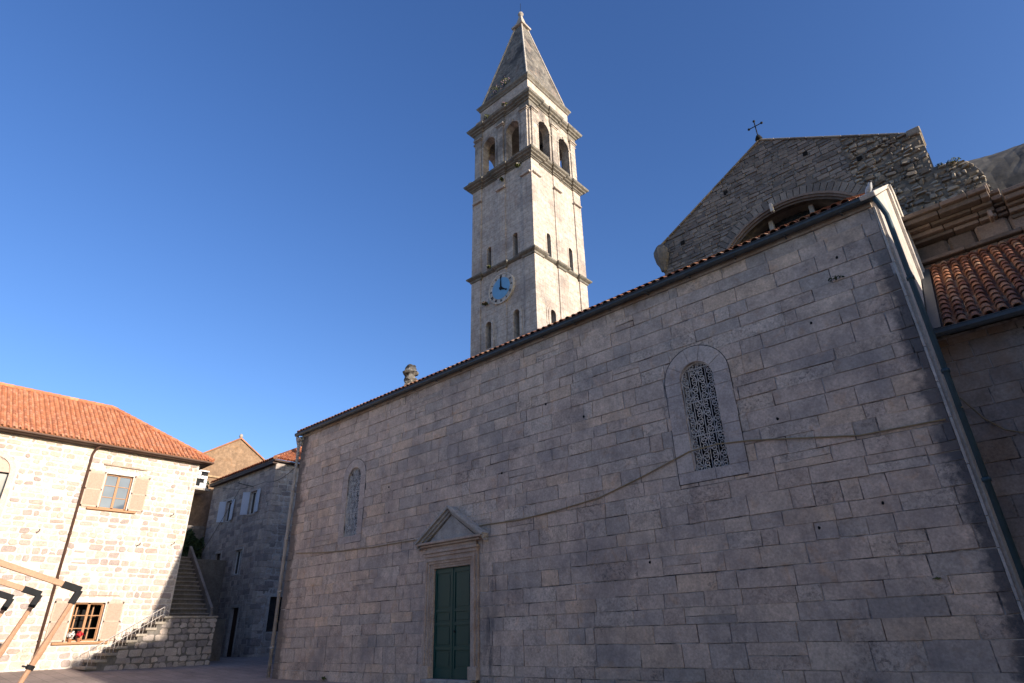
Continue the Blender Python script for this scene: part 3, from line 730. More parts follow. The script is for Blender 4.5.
def res_outline(h, rec, strips):
    """square outline that steps forward at the strips"""
    out = []
    side = []
    for (a, b_) in strips: side += [(a, b_)]
    pts = []
    ed = [-h]
    seq = []
    for k, (a, b_) in enumerate(strips):
        if k > 0: seq += [(a, -(h - rec)), (a, -h)]
        if k < len(strips) - 1: seq += [(b_, -h), (b_, -(h - rec))]
    rot = lambda p, k: [(p[0], p[1]), (-p[1], p[0]), (-p[0], -p[1]), (p[1], -p[0])][k]
    for k in range(4):
        out.append(rot((-h, -h), k)); out += [rot(p, k) for p in seq]
    return [(TX + a, TY + b_) for a, b_ in out]
ST = [(-H, -H + .95), (-.42, .42), (H - .95, H)]
mb = MB(); rings(mb, [(0, 24.08), (.07, 24.12), (.09, 24.24), (.2, 24.3), (.28, 24.36), (.3, 24.46), (.1, 24.54), (0, 24.62)], res_outline(H, .18, ST)); mb.build('clock_cornice', M_towercorn, tower)
mb = MB(); rings(mb, [(0, 32.36), (.07, 32.38), (.07, 32.46), (.16, 32.5), (.18, 32.58), (.34, 32.64), (.36, 32.72), (.5, 32.8), (.55, 32.94), (.3, 33.02), (0.0, 33.1)], res_outline(H, .12, ST)); mb.build('belfry_floor_cornice', M_towercorn, tower)
mb = MB(); rings(mb, [(0, 37.6), (.04, 37.62), (.06, 37.85), (.02, 37.87), (.02, 38.2), (.12, 38.24), (.14, 38.36), (.28, 38.42), (.3, 38.52), (.44, 38.6), (.5, 38.76), (.3, 38.86), (.28, 39.05), (-.2, 39.1)], res_outline(HP + .04, .10, ST)); mb.build('belfry_top_cornice', M_towercorn, tower)
sq = lambda h: [(TX - h, TY - h), (TX + h, TY - h), (TX + h, TY + h), (TX - h, TY + h)]
mb = MB(); rings(mb, [(0, 39.0), (.04, 39.4), (.1, 39.42), (.12, 39.52), (.26, 39.6), (.28, 39.72), (0, 39.84), (0, 41.0)], sq(2.62)); mb.build('attic', M_tower, tower)
mb = MB(); rings(mb, [(0, 40.95), (.1, 41.0), (.14, 41.15), (.26, 41.28), (.28, 41.4), (0, 41.5)], sq(2.6)); mb.build('spire_base_cornice', M_towercorn, tower)
mb = MB(); a, b_ = 2.58, .42
rings(mb, [(0, 41.46), (-a + b_, 51.6)], sq(a)); mb.build('spire', M_spire, tower)
mb = MB()
for sx in (-1, 1):
    for sy in (-1, 1): mb.tube([(TX + sx * a, TY + sy * a, 41.5), (TX + sx * b_, TY + sy * b_, 51.6)], .09, 6)
mb.build('spire_edge', M_trim, tower)
mb = MB(); rings(mb, [(0, 51.55), (.22, 51.6), (.24, 51.78), (-.02, 52.0), (-.30, 53.45)], sq(.42)); mb.lathe((TX, TY, 53.72), [(0, -.3), (.14, -.25), (.16, -.2), (.24, -.1), (.27, 0), (.2, .17), (.09, .25), (0, .27)], 14)
mb.build('spire_cap', M_trim, tower)
mb = MB(); mb.tube([(TX, TY, 53.6), (TX, TY, 55.3)], .02, 5); mb.build('lightning_rod', M_metal, tower)
# bells inside
mb = MB(); mb.lathe((TX, TY, 35.0), [(.75, 0), (.7, .08), (.5, .5), (.4, .95), (.2, 1.15), (0, 1.2)], 16); mb.box(TX - 2.4, TY - .1, 36.2, TX + 2.4, TY + .1, 36.4); mb.build('bell', M_metal, tower, True)
# clock
FT = Fr((TX - .02, TY - H, 22.55), (1, 0, 0), (0, 0, 1))
clk = bpy.data.objects.new('clock', None); C.objects.link(clk); clk.parent = tower; clk.location = (-.02, -H, 22.55)
def disc(F, r0, r1, n0, n1, n=40):
    mb = MB(); P = lambda r: [(r * math.cos(2 * math.pi * k / n), r * math.sin(2 * math.pi * k / n)) for k in range(n)]
    if r0 > 0: frame_ring(mb, F, P(r0), P(r1), n0, n1)
    else: panel(mb, F, P(r1), [], n1 - n0, n=n1)
    return mb
disc(FT, 0, 1.14, -.1, .05).build('face_ring', M_dialring, clk); disc(FT, 1.09, 1.18, -.1, .09).build('rim', M_marble, clk)
disc(FT, 0, .82, .03, .065).build('dial', M_blue, clk)
NUM = ['XII', 'I', 'II', 'III', 'IIII', 'V', 'VI', 'VII', 'VIII', 'IX', 'X', 'XI']
for k, s_ in enumerate(NUM):
    t = math.pi / 2 - k * math.pi / 6; c = (.955 * math.cos(t), .955 * math.sin(t)); rd = (math.cos(t), math.sin(t)); tg = (math.sin(t), -math.cos(t))
    wd = {'I': .05, 'V': .10, 'X': .10}; tot = sum(wd[q] for q in s_); x = -tot / 2; mb = MB()
    for q in s_:
        xc = x + wd[q] / 2; x += wd[q]
        st = {'I': [((0, -1), (0, 1))], 'V': [((-.8, 1), (0, -1)), ((.8, 1), (0, -1))], 'X': [((-.8, 1), (.8, -1)), ((.8, 1), (-.8, -1))]}[q]
        for (a, b_) in st:
            pt = lambda e: FT(c[0] + tg[0] * (xc + e[0] * .035) + rd[0] * e[1] * .08, c[1] + tg[1] * (xc + e[0] * .035) + rd[1] * e[1] * .08, .058)
            mb.beam(pt(a), pt(b_), .026, .012, up=FT.n)
    mb.build('numeral', M_metal, clk)
def hand(t, L, w0):
    mb = MB(); d = (math.cos(t), math.sin(t)); p = (-d[1], d[0])
    pl = [(-d[0] * .18, -d[1] * .18), (p[0] * -w0 + d[0] * L * .2, p[1] * -w0 + d[1] * L * .2), (d[0] * L, d[1] * L), (p[0] * w0 + d[0] * L * .2, p[1] * w0 + d[1] * L * .2)]
    panel(mb, FT, pl, [], .02, n=.1)
    e = [(d[0] * L * .82 + .07 * math.cos(q * math.pi / 4), d[1] * L * .82 + .07 * math.sin(q * math.pi / 4)) for q in range(8)]
    panel(mb, FT, e, [], .02, n=.102); return mb
hand(math.pi / 2, 1.0, .07).build('hand', M_metal, clk); hand(math.pi / 2 - 2 * math.pi / 3, .68, .085).build('hand', M_metal, clk)
disc(FT, 0, .14, .06, .115, 12).build('hub', M_metal, clk)
tower.rotation_euler = (0, R(.9), 0)

# flowers and weeds rooted in the tower's ledges
def clump(name, loc, rx, rz, n, label, cat, group, fl=None, nf=0, ls=.07, rs=0, lmat=None, hang=0.0):
    rg = random.Random(rs); t = thing(name, loc, label, cat, group)
    def leaves(m, num, s_, up):
        mb = MB()
        for _ in range(num):
            a = rg.uniform(0, 6.28); r = rx * math.sqrt(rg.random()); h = rg.random() ** .7 * rz * (1 - .5 * r / rx) * up - hang * rg.random()
            p = V3(loc) + V3((r * math.cos(a), r * math.sin(a), h)); d = V3((rg.gauss(0, 1), rg.gauss(0, 1), rg.gauss(0, 1))).normalized(); e = d.orthogonal().normalized(); e2 = d.cross(e)
            k = s_ * rg.uniform(.6, 1.4); mb.add([p - e * k * .5, p + e2 * k, p + e * k * .5, p - e2 * k], [(0, 1, 2, 3)])
        return mb
    leaves(None, n, ls, 1).build('foliage', lmat or M_leaf, t)
    mb = MB()
    for _ in range(5):
        a = rg.uniform(0, 6.28); mb.tube([V3(loc), V3(loc) + V3((rx * .5 * math.cos(a), rx * .5 * math.sin(a), rz * .7))], .008, 4)
    mb.build('stem', lmat or M_leaf, t)
    if fl: leaves(None, nf, ls * .8, 1.35).build('blossom', fl, t)
    return t
def tw(x, y, z):    # a point in the leaning tower
    return (TX + (x - TX) * 1 + z * .0157, y, z)
GP = 'weeds growing on the bell tower'
PL = [((-23.2, 26.55, 42.35), .45, .75, 'pink flowering weed on the left face of the spire above its base, nearer the corner', M_pink, 60),
      ((-24.1, 26.45, 41.85), .55, .85, 'tall pink flowering weed on the left face of the spire, middle of the base', M_pink, 80),
      ((-25.4, 26.5, 41.6), .2, .3, 'small green tuft at the left end of the spire base', None, 0),
      ((-22.7, 25.75, 38.95), .25, .22, 'pink flowers on the ledge above the left belfry arches', M_pink, 40),
      ((-24.6, 25.75, 38.95), .32, .25, 'pale blossom along the left part of the ledge over the belfry', M_whitefl, 40),
      ((-21.55, 28.1, 42.4), .3, .5, 'green weed low on the sunlit face of the spire', M_purple, 14),
      ((-22.05, 27.9, 45.8), .2, .45, 'green and violet tuft halfway up the sunlit spire face', M_purple, 14),
      ((-22.6, 28.3, 49.0), .16, .35, 'small weed near the top of the sunlit spire face', None, 0),
      ((-21.35, 31.1, 41.6), .22, .5, 'dry weed at the far right end of the spire base', M_pink, 8),
      ((-21.6, 25.72, 31.95), .2, .24, 'green tuft below the belfry cornice left of the tower corner', M_whitefl, 10),
      ((-23.3, 25.8, 31.75), .16, .22, 'small tuft below the belfry cornice, middle of the shaded face', M_whitefl, 12),
      ((-26.5, 25.8, 33.1), .25, .3, 'pale weed on the left corner of the belfry cornice', M_whitefl, 26),
      ((-20.75, 27.2, 32.95), .18, .2, 'green tuft on the belfry cornice at the sunlit side near the corner', None, 0),
      ((-20.75, 29.3, 32.95), .16, .18, 'green tuft on the belfry cornice under the right sunlit arch', None, 0),
      ((-25.2, 25.85, 21.85), .2, .2, 'pink flowering weed at the lower left edge of the clock', M_pink, 26),
      ((-24.6, 25.7, 24.55), .14, .12, 'tiny white flowers on the cornice above the clock', M_whitefl, 14)]
for i, (p, rx, rz, lb, fl, nf) in enumerate(PL):
    clump('flowering_weed' if fl else 'weed', (p[0] + 0, p[1], p[2]), rx, rz, 130, lb, 'plant', GP, fl, nf, .065, i)

# ------------------------------------------------------------ unfinished church behind
uc = thing('unfinished_church', (-4.87, 22, 0), 'dark rubble gabled building with lunette window behind the long church', 'church')
FG = Fr((0, 22, 0), (1, 0, 0), (0, 0, 1))
lun = [(-4.5 + 3.15 * math.cos(math.pi * k / 24), 13.3 + 3.15 * math.sin(math.pi * k / 24)) for k in range(25)]
out = [(-10.0, 8), (1.62, 8), (1.62, 13.8), (1.58, 14.5), (1.45, 15.0), (1.25, 15.3), (.9, 15.42), (.46, 15.5), (.47, 17.0), (-4.68, 20.22), (-10.0, 17.25)]
mb = MB(); panel(mb, FG, out, [lun], 1.0, back=True); mb.build('gable_core', M_rubmortar, uc)
pl = hull_planes([(-10.0, 8), (.46, 8), (.46, 17.0), (-4.68, 20.22), (-10.0, 17.25)])
inl = lambda r: (lambda u, v_: math.hypot(u + 4.5, v_ - 13.3) < r)
mb = MB(); masonry(mb, FG, -10.0, 11, -1.9, 20.4, ch=(.12, .22), bl=(.18, .55), gap=.022, proud=.03, pj=.02, cham=.012, rough=.02, planes=pl, skip=inl(3.85), rs=21)
mb.build('rubble_facing', M_rubble, uc)
mb = MB(); masonry(mb, FG, -1.9, 11, .46, 18.6, ch=(.10, .21), bl=(.12, .38), gap=.03, proud=.06, pj=.055, cham=.025, rough=.035, rnd=.05, planes=pl, skip=inl(3.85), rs=22)
pl2 = hull_planes([(.46, 8), (1.62, 8), (1.62, 13.8), (1.58, 14.5), (1.45, 15.0), (1.25, 15.3), (.9, 15.42), (.46, 15.5)])
masonry(mb, FG, .46, 11, 1.62, 15.5, ch=(.10, .20), bl=(.12, .34), gap=.03, proud=.07, pj=.06, cham=.025, rough=.035, rnd=.05, planes=pl2, rs=23)
mb.build('rough_core_masonry', M_rubble2, uc)
# voussoirs round the lunette
mb = MB(); n_ = 46
for k in range(n_):
    t0, t1 = math.pi * k / n_ + .004, math.pi * (k + 1) / n_ - .004
    vs = [FG(-4.5 + r * math.cos(t), 13.3 + r * math.sin(t), nn) for nn in (-.05, .06) for (r, t) in ((3.42, t0), (3.42, t1), (3.86, t1), (3.86, t0))]
    mb.add(vs, [(4, 5, 6, 7), (0, 1, 5, 4), (2, 3, 7, 6), (1, 2, 6, 5), (3, 0, 4, 7)])
mb.build('voussoirs', M_rubble, uc)
mb = MB(); R_ = lambda r: [(-4.5 + r * math.cos(math.pi * k / 24), 13.3 + r * math.sin(math.pi * k / 24)) for k in range(25)]
for (r0, r1, nn) in ((3.15, 3.24, .05), (3.24, 3.34, .12), (3.34, 3.44, .17)):
    a, b_ = R_(r0), R_(r1); m = 25
    vs = [FG(*p, nn) for p in a] + [FG(*p, nn) for p in b_] + [FG(*p, -.2) for p in a] + [FG(*p, -.2) for p in b_]
    fs = []
    for i in range(24): fs += [(i, i + 1, m + i + 1, m + i), (m + i, m + i + 1, 3 * m + i + 1, 3 * m + i), (i + 1, i, 2 * m + i, 2 * m + i + 1)]
    mb.add(vs, fs)
mb.build('archivolt', M_ent, uc)
mb = MB(); panel(mb, FG, [(-4.5 + 3.15 * math.cos(math.pi * k / 24), 13.3 + 3.15 * math.sin(math.pi * k / 24)) for k in range(25)], [], .03, n=-.7); lg = mb.build('lunette_glass', M_glass, uc)
for u in (-5.2, -3.6): mb = MB(); FG.box(mb, u - .09, 13.3, -.55, u + .09, 13.3 + math.sqrt(3.15 ** 2 - (u + 4.5) ** 2), -.3, .02); mb.build('mullion', M_trim, uc)
mb = MB(); FG.box(mb, -4.95, 16.36, .1, -4.82, 16.78, .3, .03); mb.build('lamp_bracket', M_marble, uc)
# coping
mb = MB()
for (p, q, n_) in (((-10.08, 17.22), (-4.68, 20.25), 9), ((-4.68, 20.25), (.50, 17.02), 9)):
    for k in range(n_):
        a = FG(p[0] + (q[0] - p[0]) * k / n_, p[1] + (q[1] - p[1]) * k / n_, -.45); b_ = FG(p[0] + (q[0] - p[0]) * (k + .98) / n_, p[1] + (q[1] - p[1]) * (k + .98) / n_, -.45)
        mb.beam(a, b_, 1.1, .07, .015)
FG.box(mb, .12, 17.05, -.9, .54, 17.34, .12, .03)
mb.build('coping', M_rubble2, uc)
mb = MB(); mb.lathe((-9.95, 21.9, 15.8), [(0, 0), (.10, .05), (.18, .3), (.30, .6), (.36, .9), (.33, 1.15), (.22, 1.4), (0, 1.5)], 12)
rg = random.Random(6); mb.v = [(x + rg.uniform(-.03, .03), y + rg.uniform(-.03, .03), z + rg.uniform(-.03, .03)) for x, y, z in mb.v]; mb.build('corner_corbel', M_rubmortar, uc)
for (x, z) in ((-3.17, 18.47), (-6.56, 18.45), (-8.89, 16.94), (-1.49, 17.13)): mb = MB(); FG.box(mb, x - .09, z - .09, .03, x + .09, z + .09, .062); mb.build('putlog_hole', M_dark, uc)
mb = MB(); mb.box(-10.0, 23, 8, .4, 36, 16.8); mb.add([(-10.1, 23, 16.8), (.5, 23, 16.8), (.5, 36, 16.8), (-10.1, 36, 16.8), (-4.7, 23, 20.0), (-4.7, 36, 20.0)], [(0, 1, 4), (1, 2, 5, 4), (2, 3, 5), (3, 0, 4, 5)])
mb.build('nave_body', M_rubmortar, uc)
mb = MB(); p0 = V3((-4.68, 21.9, 20.25)); mb.tube([p0, p0 + V3((0, 0, .2))], [.16, .08], 8); mb.tube([p0, p0 + V3((0, 0, 1.05))], .024, 6); mb.tube([p0 + V3((-.28, 0, .76)), p0 + V3((.28, 0, .76))], .022, 6)
for d in ((-.28, .76), (.28, .76), (0, 1.05)): mb.lathe(p0 + V3((d[0], 0, d[1])), [(0, -.07), (.05, -.03), (.06, 0), (.05, .03), (0, .07)], 8)
mb.build('roof_cross', M_metal, uc, True)
# entablature on the right
mb = MB(); Fn = Fr((0, 19.2, 0), (1, 0, 0), (0, 0, 1))
rg = random.Random(8)
def course(mb, u0, u1, v0, v1, n0, n1, L, b=.02, jn=.02):
    u = u0
    while u < u1 - .05:
        l = rg.uniform(*L); e = min(u + l, u1); j = rg.uniform(-jn, jn); Fn.box(mb, u + .008, v0 + .005, n0, e - .008, v1 - .005, n1 + j, b); u = e
course(mb, -.86, 8, 8.0, 10.3, -.5, 0, (.6, 1.2)); course(mb, -.86, 8, 10.3, 10.62, -.5, .06, (.5, 1.0)); course(mb, -.86, 8, 10.62, 10.74, -.5, .22, (.6, 1.4))
course(mb, -.86, 8, 10.74, 11.3, -.5, .02, (.5, .9), .07, .05)
mb.build('frieze', M_ent, uc)
mb = MB()
for (v0, v1, n1) in ((11.3, 11.42, .2), (11.42, 11.56, .34), (11.56, 11.66, .52), (11.66, 11.82, .78), (11.82, 11.96, .9)):
    course(mb, -.86, 1.25, v0, v1, -.5, n1, (.6, 1.1), .015, .012); course(mb, 1.25, 1.5, v0, v1 - .02, -.5, n1 * .55, (.5, .6), .015, .01)
    course(mb, 1.5, 8, v0 - .2, v1 - .2, -.5, n1 * .75, (.6, 1.1), .02, .03)
for (x, z, n_) in ((1.05, 11.12, .62), (1.2, 11.88, .7)): Fn.box(mb, x, z, n_ - .4, x + .10, z + .22, n_, .03)
mb.build('cornice', M_ent, uc)
# conch of the apse beyond
mb = MB(); rg2 = random.Random(4); nx_, na_ = 44, 40
for i in range(nx_):
    x = .7 + i * .2
    for k in range(na_):
        t = math.pi * k / (na_ - 1); rr = 4.0 + rg2.uniform(-.015, .015) + .05 * math.sin(x * 1.9) - .13 * (x - 1.6) + (-.25 * (1 - min(1, i / 4)) ** 2); mb.v.append((x, 30 - rr * math.cos(t), 15.55 + rr * math.sin(t)))
mb.f = [(i * na_ + k, i * na_ + k + 1, (i + 1) * na_ + k + 1, (i + 1) * na_ + k) for i in range(nx_ - 1) for k in range(na_ - 1)] + [tuple(range(na_))]
mb.box(.75, 26.1, 6, 9.2, 34, 15.56); mb.build('vault', plain('weathered dark vault render', (.10, .095, .09), .95, .1, .45, 1.6, bumpd=.05), uc)
clump('weed', (1.0, 21.85, 15.30), .2, .08, 120, 'green weed on top of the broken rubble wall at right', 'plant', 'weeds on the ruined wall', None, 0, .03, 31)
clump('weed', (.62, 21.85, 15.38), .12, .06, 70, 'dark weed in the notch beside the broken rubble wall', 'plant', 'weeds on the ruined wall', None, 0, .025, 32, M_leafdark)
clump('weed', (-2.05, 12.97, 7.98), .16, .07, 60, 'dark moss tuft on the church wall up right of the big window', 'plant', 'weeds on the church wall', None, 0, .03, 33, M_leafdark)
clump('weed', (-1.92, 12.97, 1.95), .07, .03, 30, 'tiny green weed in a low joint of the church wall at right', 'plant', 'weeds on the church wall', None, 0, .025, 34)
clump('weed', (-20.4, 12.95, .05), .12, .12, 40, 'small yellowish weed at the foot of the church wall at left', 'plant', 'weeds on the church wall', None, 0, .04, 35)

# ------------------------------------------------------------ annex at the right
ax = thing('annex', (-.6, 14.3, 0), 'low stone annex with old barrel tiled roof against the church at right', 'building')
FA = Fr((0, 14.35, 0), (1, 0, 0), (0, 0, 1))
mb = MB(); panel(mb, FA, rect(-.85, -.1, 4.9, 6.6), [], .4); mb.box(4.5, 14.75, 0, 4.9, 19, 6.6); mb.build('wall_core', M_wallmortar, ax)
mb = MB(); masonry(mb, FA, -.86, 0, 4.9, 6.55, bl=(.35, .95), gap=.014, proud=.02, pj=.006, rough=.008, ch=(.28, .42), rs=41); mb.build('ashlar_facing', M_annex, ax)
th = math.atan(.75); FQ = Fr((0, 14.0, 6.62), (1, 0, 0), (0, math.cos(th), math.sin(th)))
mb = MB(); tiles(mb, FQ, -.62, 4.9, 6.25, .225, .40, rs=9, seg=8); rf = mb.build('roof', M_tile, ax)
mb = MB(); mb.add([FQ(-.8, 0, 0), FQ(4.9, 0, 0), FQ(4.9, 6.4, 0), FQ(-.8, 6.4, 0), FQ(-.8, 0, -.08), FQ(4.9, 0, -.08)], [(0, 1, 2, 3), (4, 5, 1, 0)]); mb.build('roof_boards', M_door2, rf)
mb = MB()
for i in range(15): x = -.7 + i * .36; mb.tube([(x, 18.95, 10.33), (x + .38, 18.95, 10.36)], [.1, .085], 8)
mb.build('top_tiles', M_tile, rf)
mb = MB(); mb.box(-.84, 13.98, 6.60, -.62, 19.0, 6.62)
mb = MB(); v = []
for x in (-.78, 4.9): v += [(x, 13.9 + a, 6.60 + b_) for a, b_ in prof_g] if False else [(x, 13.9 + a, 6.60 + b_) for a, b_ in [(-.09, .0), (-.095, -.08), (-.05, -.125), (.02, -.13), (.06, -.09), (.07, .0)]]
mb.add(v, [(i, i + 1, 6 + i + 1, 6 + i) for i in range(5)] + [tuple(range(6))]); mb.tube([(-.78, 13.81, 6.605), (4.9, 13.81, 6.605)], .011, 6); mb.build('gutter', M_gutter, ax)
mb = MB(); mb.add([(-.83, 13.5, 6.3), (-.6, 13.5, 6.3)], []); 
fl_ = MB(); fl_.beam(FQ(-.74, .05, .06), FQ(-.74, 6.2, .06), .2, .03); fl_.build('lead_flashing', M_gutter, ax)
mb = MB(); mb.tube(sag((-.72, 12.8, 4.7), (-.95, 14.3, 5.2), .05) , .012, 5); mb.tube([(-.78, 14.2, 5.25), (-.54, 14.28, 4.78), (-.3, 14.28, 4.5), (-.06, 14.28, 4.39), (.6, 14.28, 4.3), (3, 14.28, 4.5), (4.9, 14.28, 4.5)], .014, 5)
tag(mb.build('cable', M_cable, smooth=True, loc=(-.7, 14, 4.5)), 'yellowish cable sagging over the annex wall right of the dark downpipe', 'cable')

# ------------------------------------------------------------ sunlit house at the left
HX = -31.8
hs = thing('house', (HX, 5, .3), 'sunlit pale stone house with orange hipped roof and wooden shutters', 'house')
FH = Fr((HX, 0, 0), (0, 1, 0), (0, 0, 1))
W1 = (7.82, 6.83, 8.92, 8.36); W2 = (7.92, 1.48, 9.06, 2.95)
W3 = (3.15, 6.2, 4.35, 7.85)
mb = MB(); panel(mb, FH, rect(-6, -.1, 11.74, 9.5), [rect(*W1), rect(*W2), rect(W3[0], W3[1], W3[2], W3[3])], .25)
mb.box(-40, -6, 0, HX - .25, -5.7, 9.5); mb.box(-40, 11.4, 0, HX - .01, 11.73, 9.5); mb.box(-40, -6, 0, -39.7, 11.7, 9.5); mb.build('wall', M_housemortar, hs)
mb = MB(); hl = [(W1[0] - .16, W1[1] - .12, W1[2] + .16, W1[3] + .2), (W2[0] - .16, W2[1] - .12, W2[2] + .16, W2[3] + .2), (W3[0] - .25, W3[1] - .1, W3[2] + .25, W3[3] + .4)]
masonry(mb, FH, -6, .1, 11.74, 9.4, ch=(.20, .31), bl=(.24, .58), gap=.055, proud=.018, pj=.012, cham=.014, rough=.026, rnd=.07, holes=hl, rs=51, keep=.95)
mb.build('rubble_facing', M_house, hs)
FS = Fr((0, 11.73, 0), (-1, 0, 0), (0, 0, 1)); mb = MB(); masonry(mb, FS, -HX, .3, 40, 9.4, ch=(.20, .31), bl=(.24, .6), gap=.06, proud=.012, pj=.006, cham=.012, rough=.012, rnd=.05, rs=52); mb.build('rubble_facing', M_house, hs)
def house_window(W, nm, mullions, open_):
    u0, v0, u1, v1 = W
    mb = MB(); 
    for (a, b_, c_, d) in ((u0 - .14, v1, u1 + .14, v1 + .17), (u0 - .14, v0, u0, v1), (u1, v0, u1 + .14, v1)): FH.box(mb, a, b_, -.02, c_, d, .03, .008)
    mb.build('window_surround', M_housemortar, hs)
    mb = MB(); FH.box(mb, u0 - .45, v0 - .11, -.02, u1 + .42, v0 - .02, .13, .012); mb.build('window_sill', M_frame, hs)
    wn = MB()
    for (a, b_, c_, d) in ((u0, v0, u1, v0 + .06), (u0, v1 - .06, u1, v1), (u0, v0, u0 + .06, v1), (u1 - .06, v0, u1, v1), ((u0 + u1) / 2 - .05, v0, (u0 + u1) / 2 + .05, v1)):
        FH.box(wn, a, b_, -.17, c_, d, -.10, .008)
    for k in (1, 2):
        z = v0 + (v1 - v0) * k / 3; FH.box(wn, u0 + .06, z - .015, -.16, u1 - .06, z + .015, -.115)
    wo_ = wn.build('window_frame', M_frame, hs)
    gl = MB(); FH.box(gl, u0, v0, -.15, u1, v1, -.14)
    if not open_: gl.build('pane', M_glasssky, wo_)
    else:
        gl = MB(); FH.box(gl, u0, v0, -.9, u1, v1, -.86); gl.build('dark_room', M_dark, wo_)
        bx = MB(); FH.box(bx, u0 - .02, v0 - .05, -.9, u0 - .0, v1, -.25); FH.box(bx, u1, v0, -.9, u1 + .02, v1, -.25); FH.box(bx, u0, v1, -.9, u1, v1 + .02, -.25); bx.build('room_side', M_dark, wo_)
        for s_, uu in ((1, u0 + .06), (-1, u1 - .06)):     # casements standing open inwards
            mb = MB(); L = .42; d = V3((0, s_ * .5, 0)) + V3((-.86, 0, 0)); d.normalize(); p = FH(uu, 0, -.17)
            for (a, b_, c_) in ((0, v0 + .06, v1 - .06), (L, v0 + .06, v1 - .06)):
                q = p + d * a; mb.beam((q.x, q.y, b_), (q.x, q.y, c_), .05, .05)
            for z in (v0 + .08, v0 + .5, v0 + .95, v1 - .08):
                mb.beam((p.x, p.y, z), (p.x + d.x * L, p.y + d.y * L, z), .03, .03)
            mb.build('casement', M_frame, hs)
    for (a, b_) in ((u0 - .72, u0 - .05), (u1 + .05, u1 + .70)):
        mb = MB(); FH.box(mb, a, v0 - .0, .03, b_, v1 + .05, .055)
        FH.box(mb, a, v0, .055, a + .05, v1 + .05, .07); FH.box(mb, b_ - .05, v0, .055, b_, v1 + .05, .07); FH.box(mb, a, v0, .055, b_, v0 + .07, .07); FH.box(mb, a, v1 - .03, .055, b_, v1 + .05, .07); FH.box(mb, a, (v0 + v1) / 2 - .03, .055, b_, (v0 + v1) / 2 + .03, .07)
        z = v0 + .09
        while z < v1 - .06:
            mb.obox(FH((a + b_) / 2, z, .06), FH.u, (FH.v + FH.n * .6), (b_ - a) / 2 - .05, .022, .004); z += .045
        s2 = mb.build('shutter', M_shut, hs)
house_window(W1, 'upper', 1, False); house_window(W2, 'lower', 1, True)
mb = MB(); FH.box(mb, W1[0] - .22, 8.72, -.01, W1[2] + .5, 8.79, .10, .012); FH.box(mb, W2[0] - .1, 3.22, -.01, W2[2] + .45, 3.26, .04, .006); mb.build('hood_moulding', M_portal, hs)
mb = MB(); a = [(W3[0] - .22, W3[1]), (W3[0] - .22, W3[3] + .1)]
frame_ring(mb, FH, arch(W3[0], W3[1], W3[2], W3[3]), arch(W3[0] - .2, W3[1] - .1, W3[2] + .2, W3[3]), -.02, .06); mb.build('arched_surround', M_house, hs)
mb = MB(); FH.box(mb, W3[0], W3[1], -.2, W3[2], W3[3], -.18); mb.build('arched_pane', M_glass, hs)
mb = MB(); panel(mb, FH, arch(W3[0], W3[3] - .01, W3[2], W3[3]), [], .03, n=.005); mb.build('arch_tympanum', M_shut, hs)
mb = MB(); mb.tube([(HX + .42, 7.25, 9.5), (HX + .25, 7.1, 9.35), (HX + .07, 7.04, 9.1), (HX + .07, 7.04, .4)], .05, 8)
for z in (1.5, 3.6, 5.6, 7.6): mb.tube([(HX + .07, 7.04, z), (HX + .07, 7.04, z + .06)], .065, 8)
mb.build('downpipe', M_brownpipe, hs, True)
# hipped roof
q_ = .72; th = math.atan(q_); ex, ey = HX + .45, 12.2; hz = 9.55; t_ = 4.1; ct = math.cos(th)
FX = Fr((ex, 0, hz), (0, 1, 0), (-math.cos(th), 0, math.sin(th)))
mb = MB(); tiles(mb, FX, -6, ey, t_ / ct, .205, .30, inside=lambda u, v_: u + v_ * ct < ey - .02, rs=14, r=.06, jit=.8, lift=.018, pan=True)
FY = Fr((0, ey, hz), (-1, 0, 0), (0, -math.cos(th), math.sin(th)))
tiles(mb, FY, -ex, -ex + 8.4, t_ / ct, .205, .30, inside=lambda u, v_: (u + ex) > v_ * ct and (u + ex) < 8.4 - v_ * ct, rs=15, r=.06, jit=.8, lift=.018)
rf = mb.build('roof', M_tilenew, hs)
mb = MB(); A = [(ex, -6), (ex, ey), (ex - 2 * t_, ey), (ex - 2 * t_, -6)]
mb.add([(ex, -6, hz), (ex, ey, hz), (ex - 2 * t_, ey, hz), (ex - 2 * t_, -6, hz), (ex - t_, -6, hz + q_ * t_), (ex - t_, ey - t_, hz + q_ * t_)], [(0, 1, 5, 4), (1, 2, 5), (2, 3, 4, 5), (0, 4, 3)])
mb.box(ex - 2 * t_, -6, hz - .05, ex - .02, ey - .02, hz - .01); mb.build('roof_boards', M_tileend, rf)
mb = MB()
hp = [V3((ex, ey, hz + .08)), V3((ex - t_, ey - t_, hz + q_ * t_ + .1))]; nn = 17
for k in range(nn): a = hp[0].lerp(hp[1], k / nn); b_ = hp[0].lerp(hp[1], (k + 1.1) / nn); mb.tube([a, b_], [.11, .085], 8)
for k in range(36): y = ey - t_ - k * .38; mb.tube([(ex - t_, y, hz + q_ * t_ + .08), (ex - t_, y - .4, hz + q_ * t_ + .08)], [.11, .09], 8)
mb.build('ridge_tiles', M_tilenew, rf)
mb = MB(); mb.box(ex - .02, -6, hz - .09, ex + .07, ey + .05, hz - .01, .02); mb.box(ex - 2 * t_, ey - .03, hz - .09, ex - .02, ey + .05, hz - .01, .02); mb.build('gutter', M_brownpipe, hs)
mb = MB(); mb.box(HX - .0, -6, 9.44, ex - .03, 12.1, 9.50); mb.build('soffit', M_brownpipe, hs)
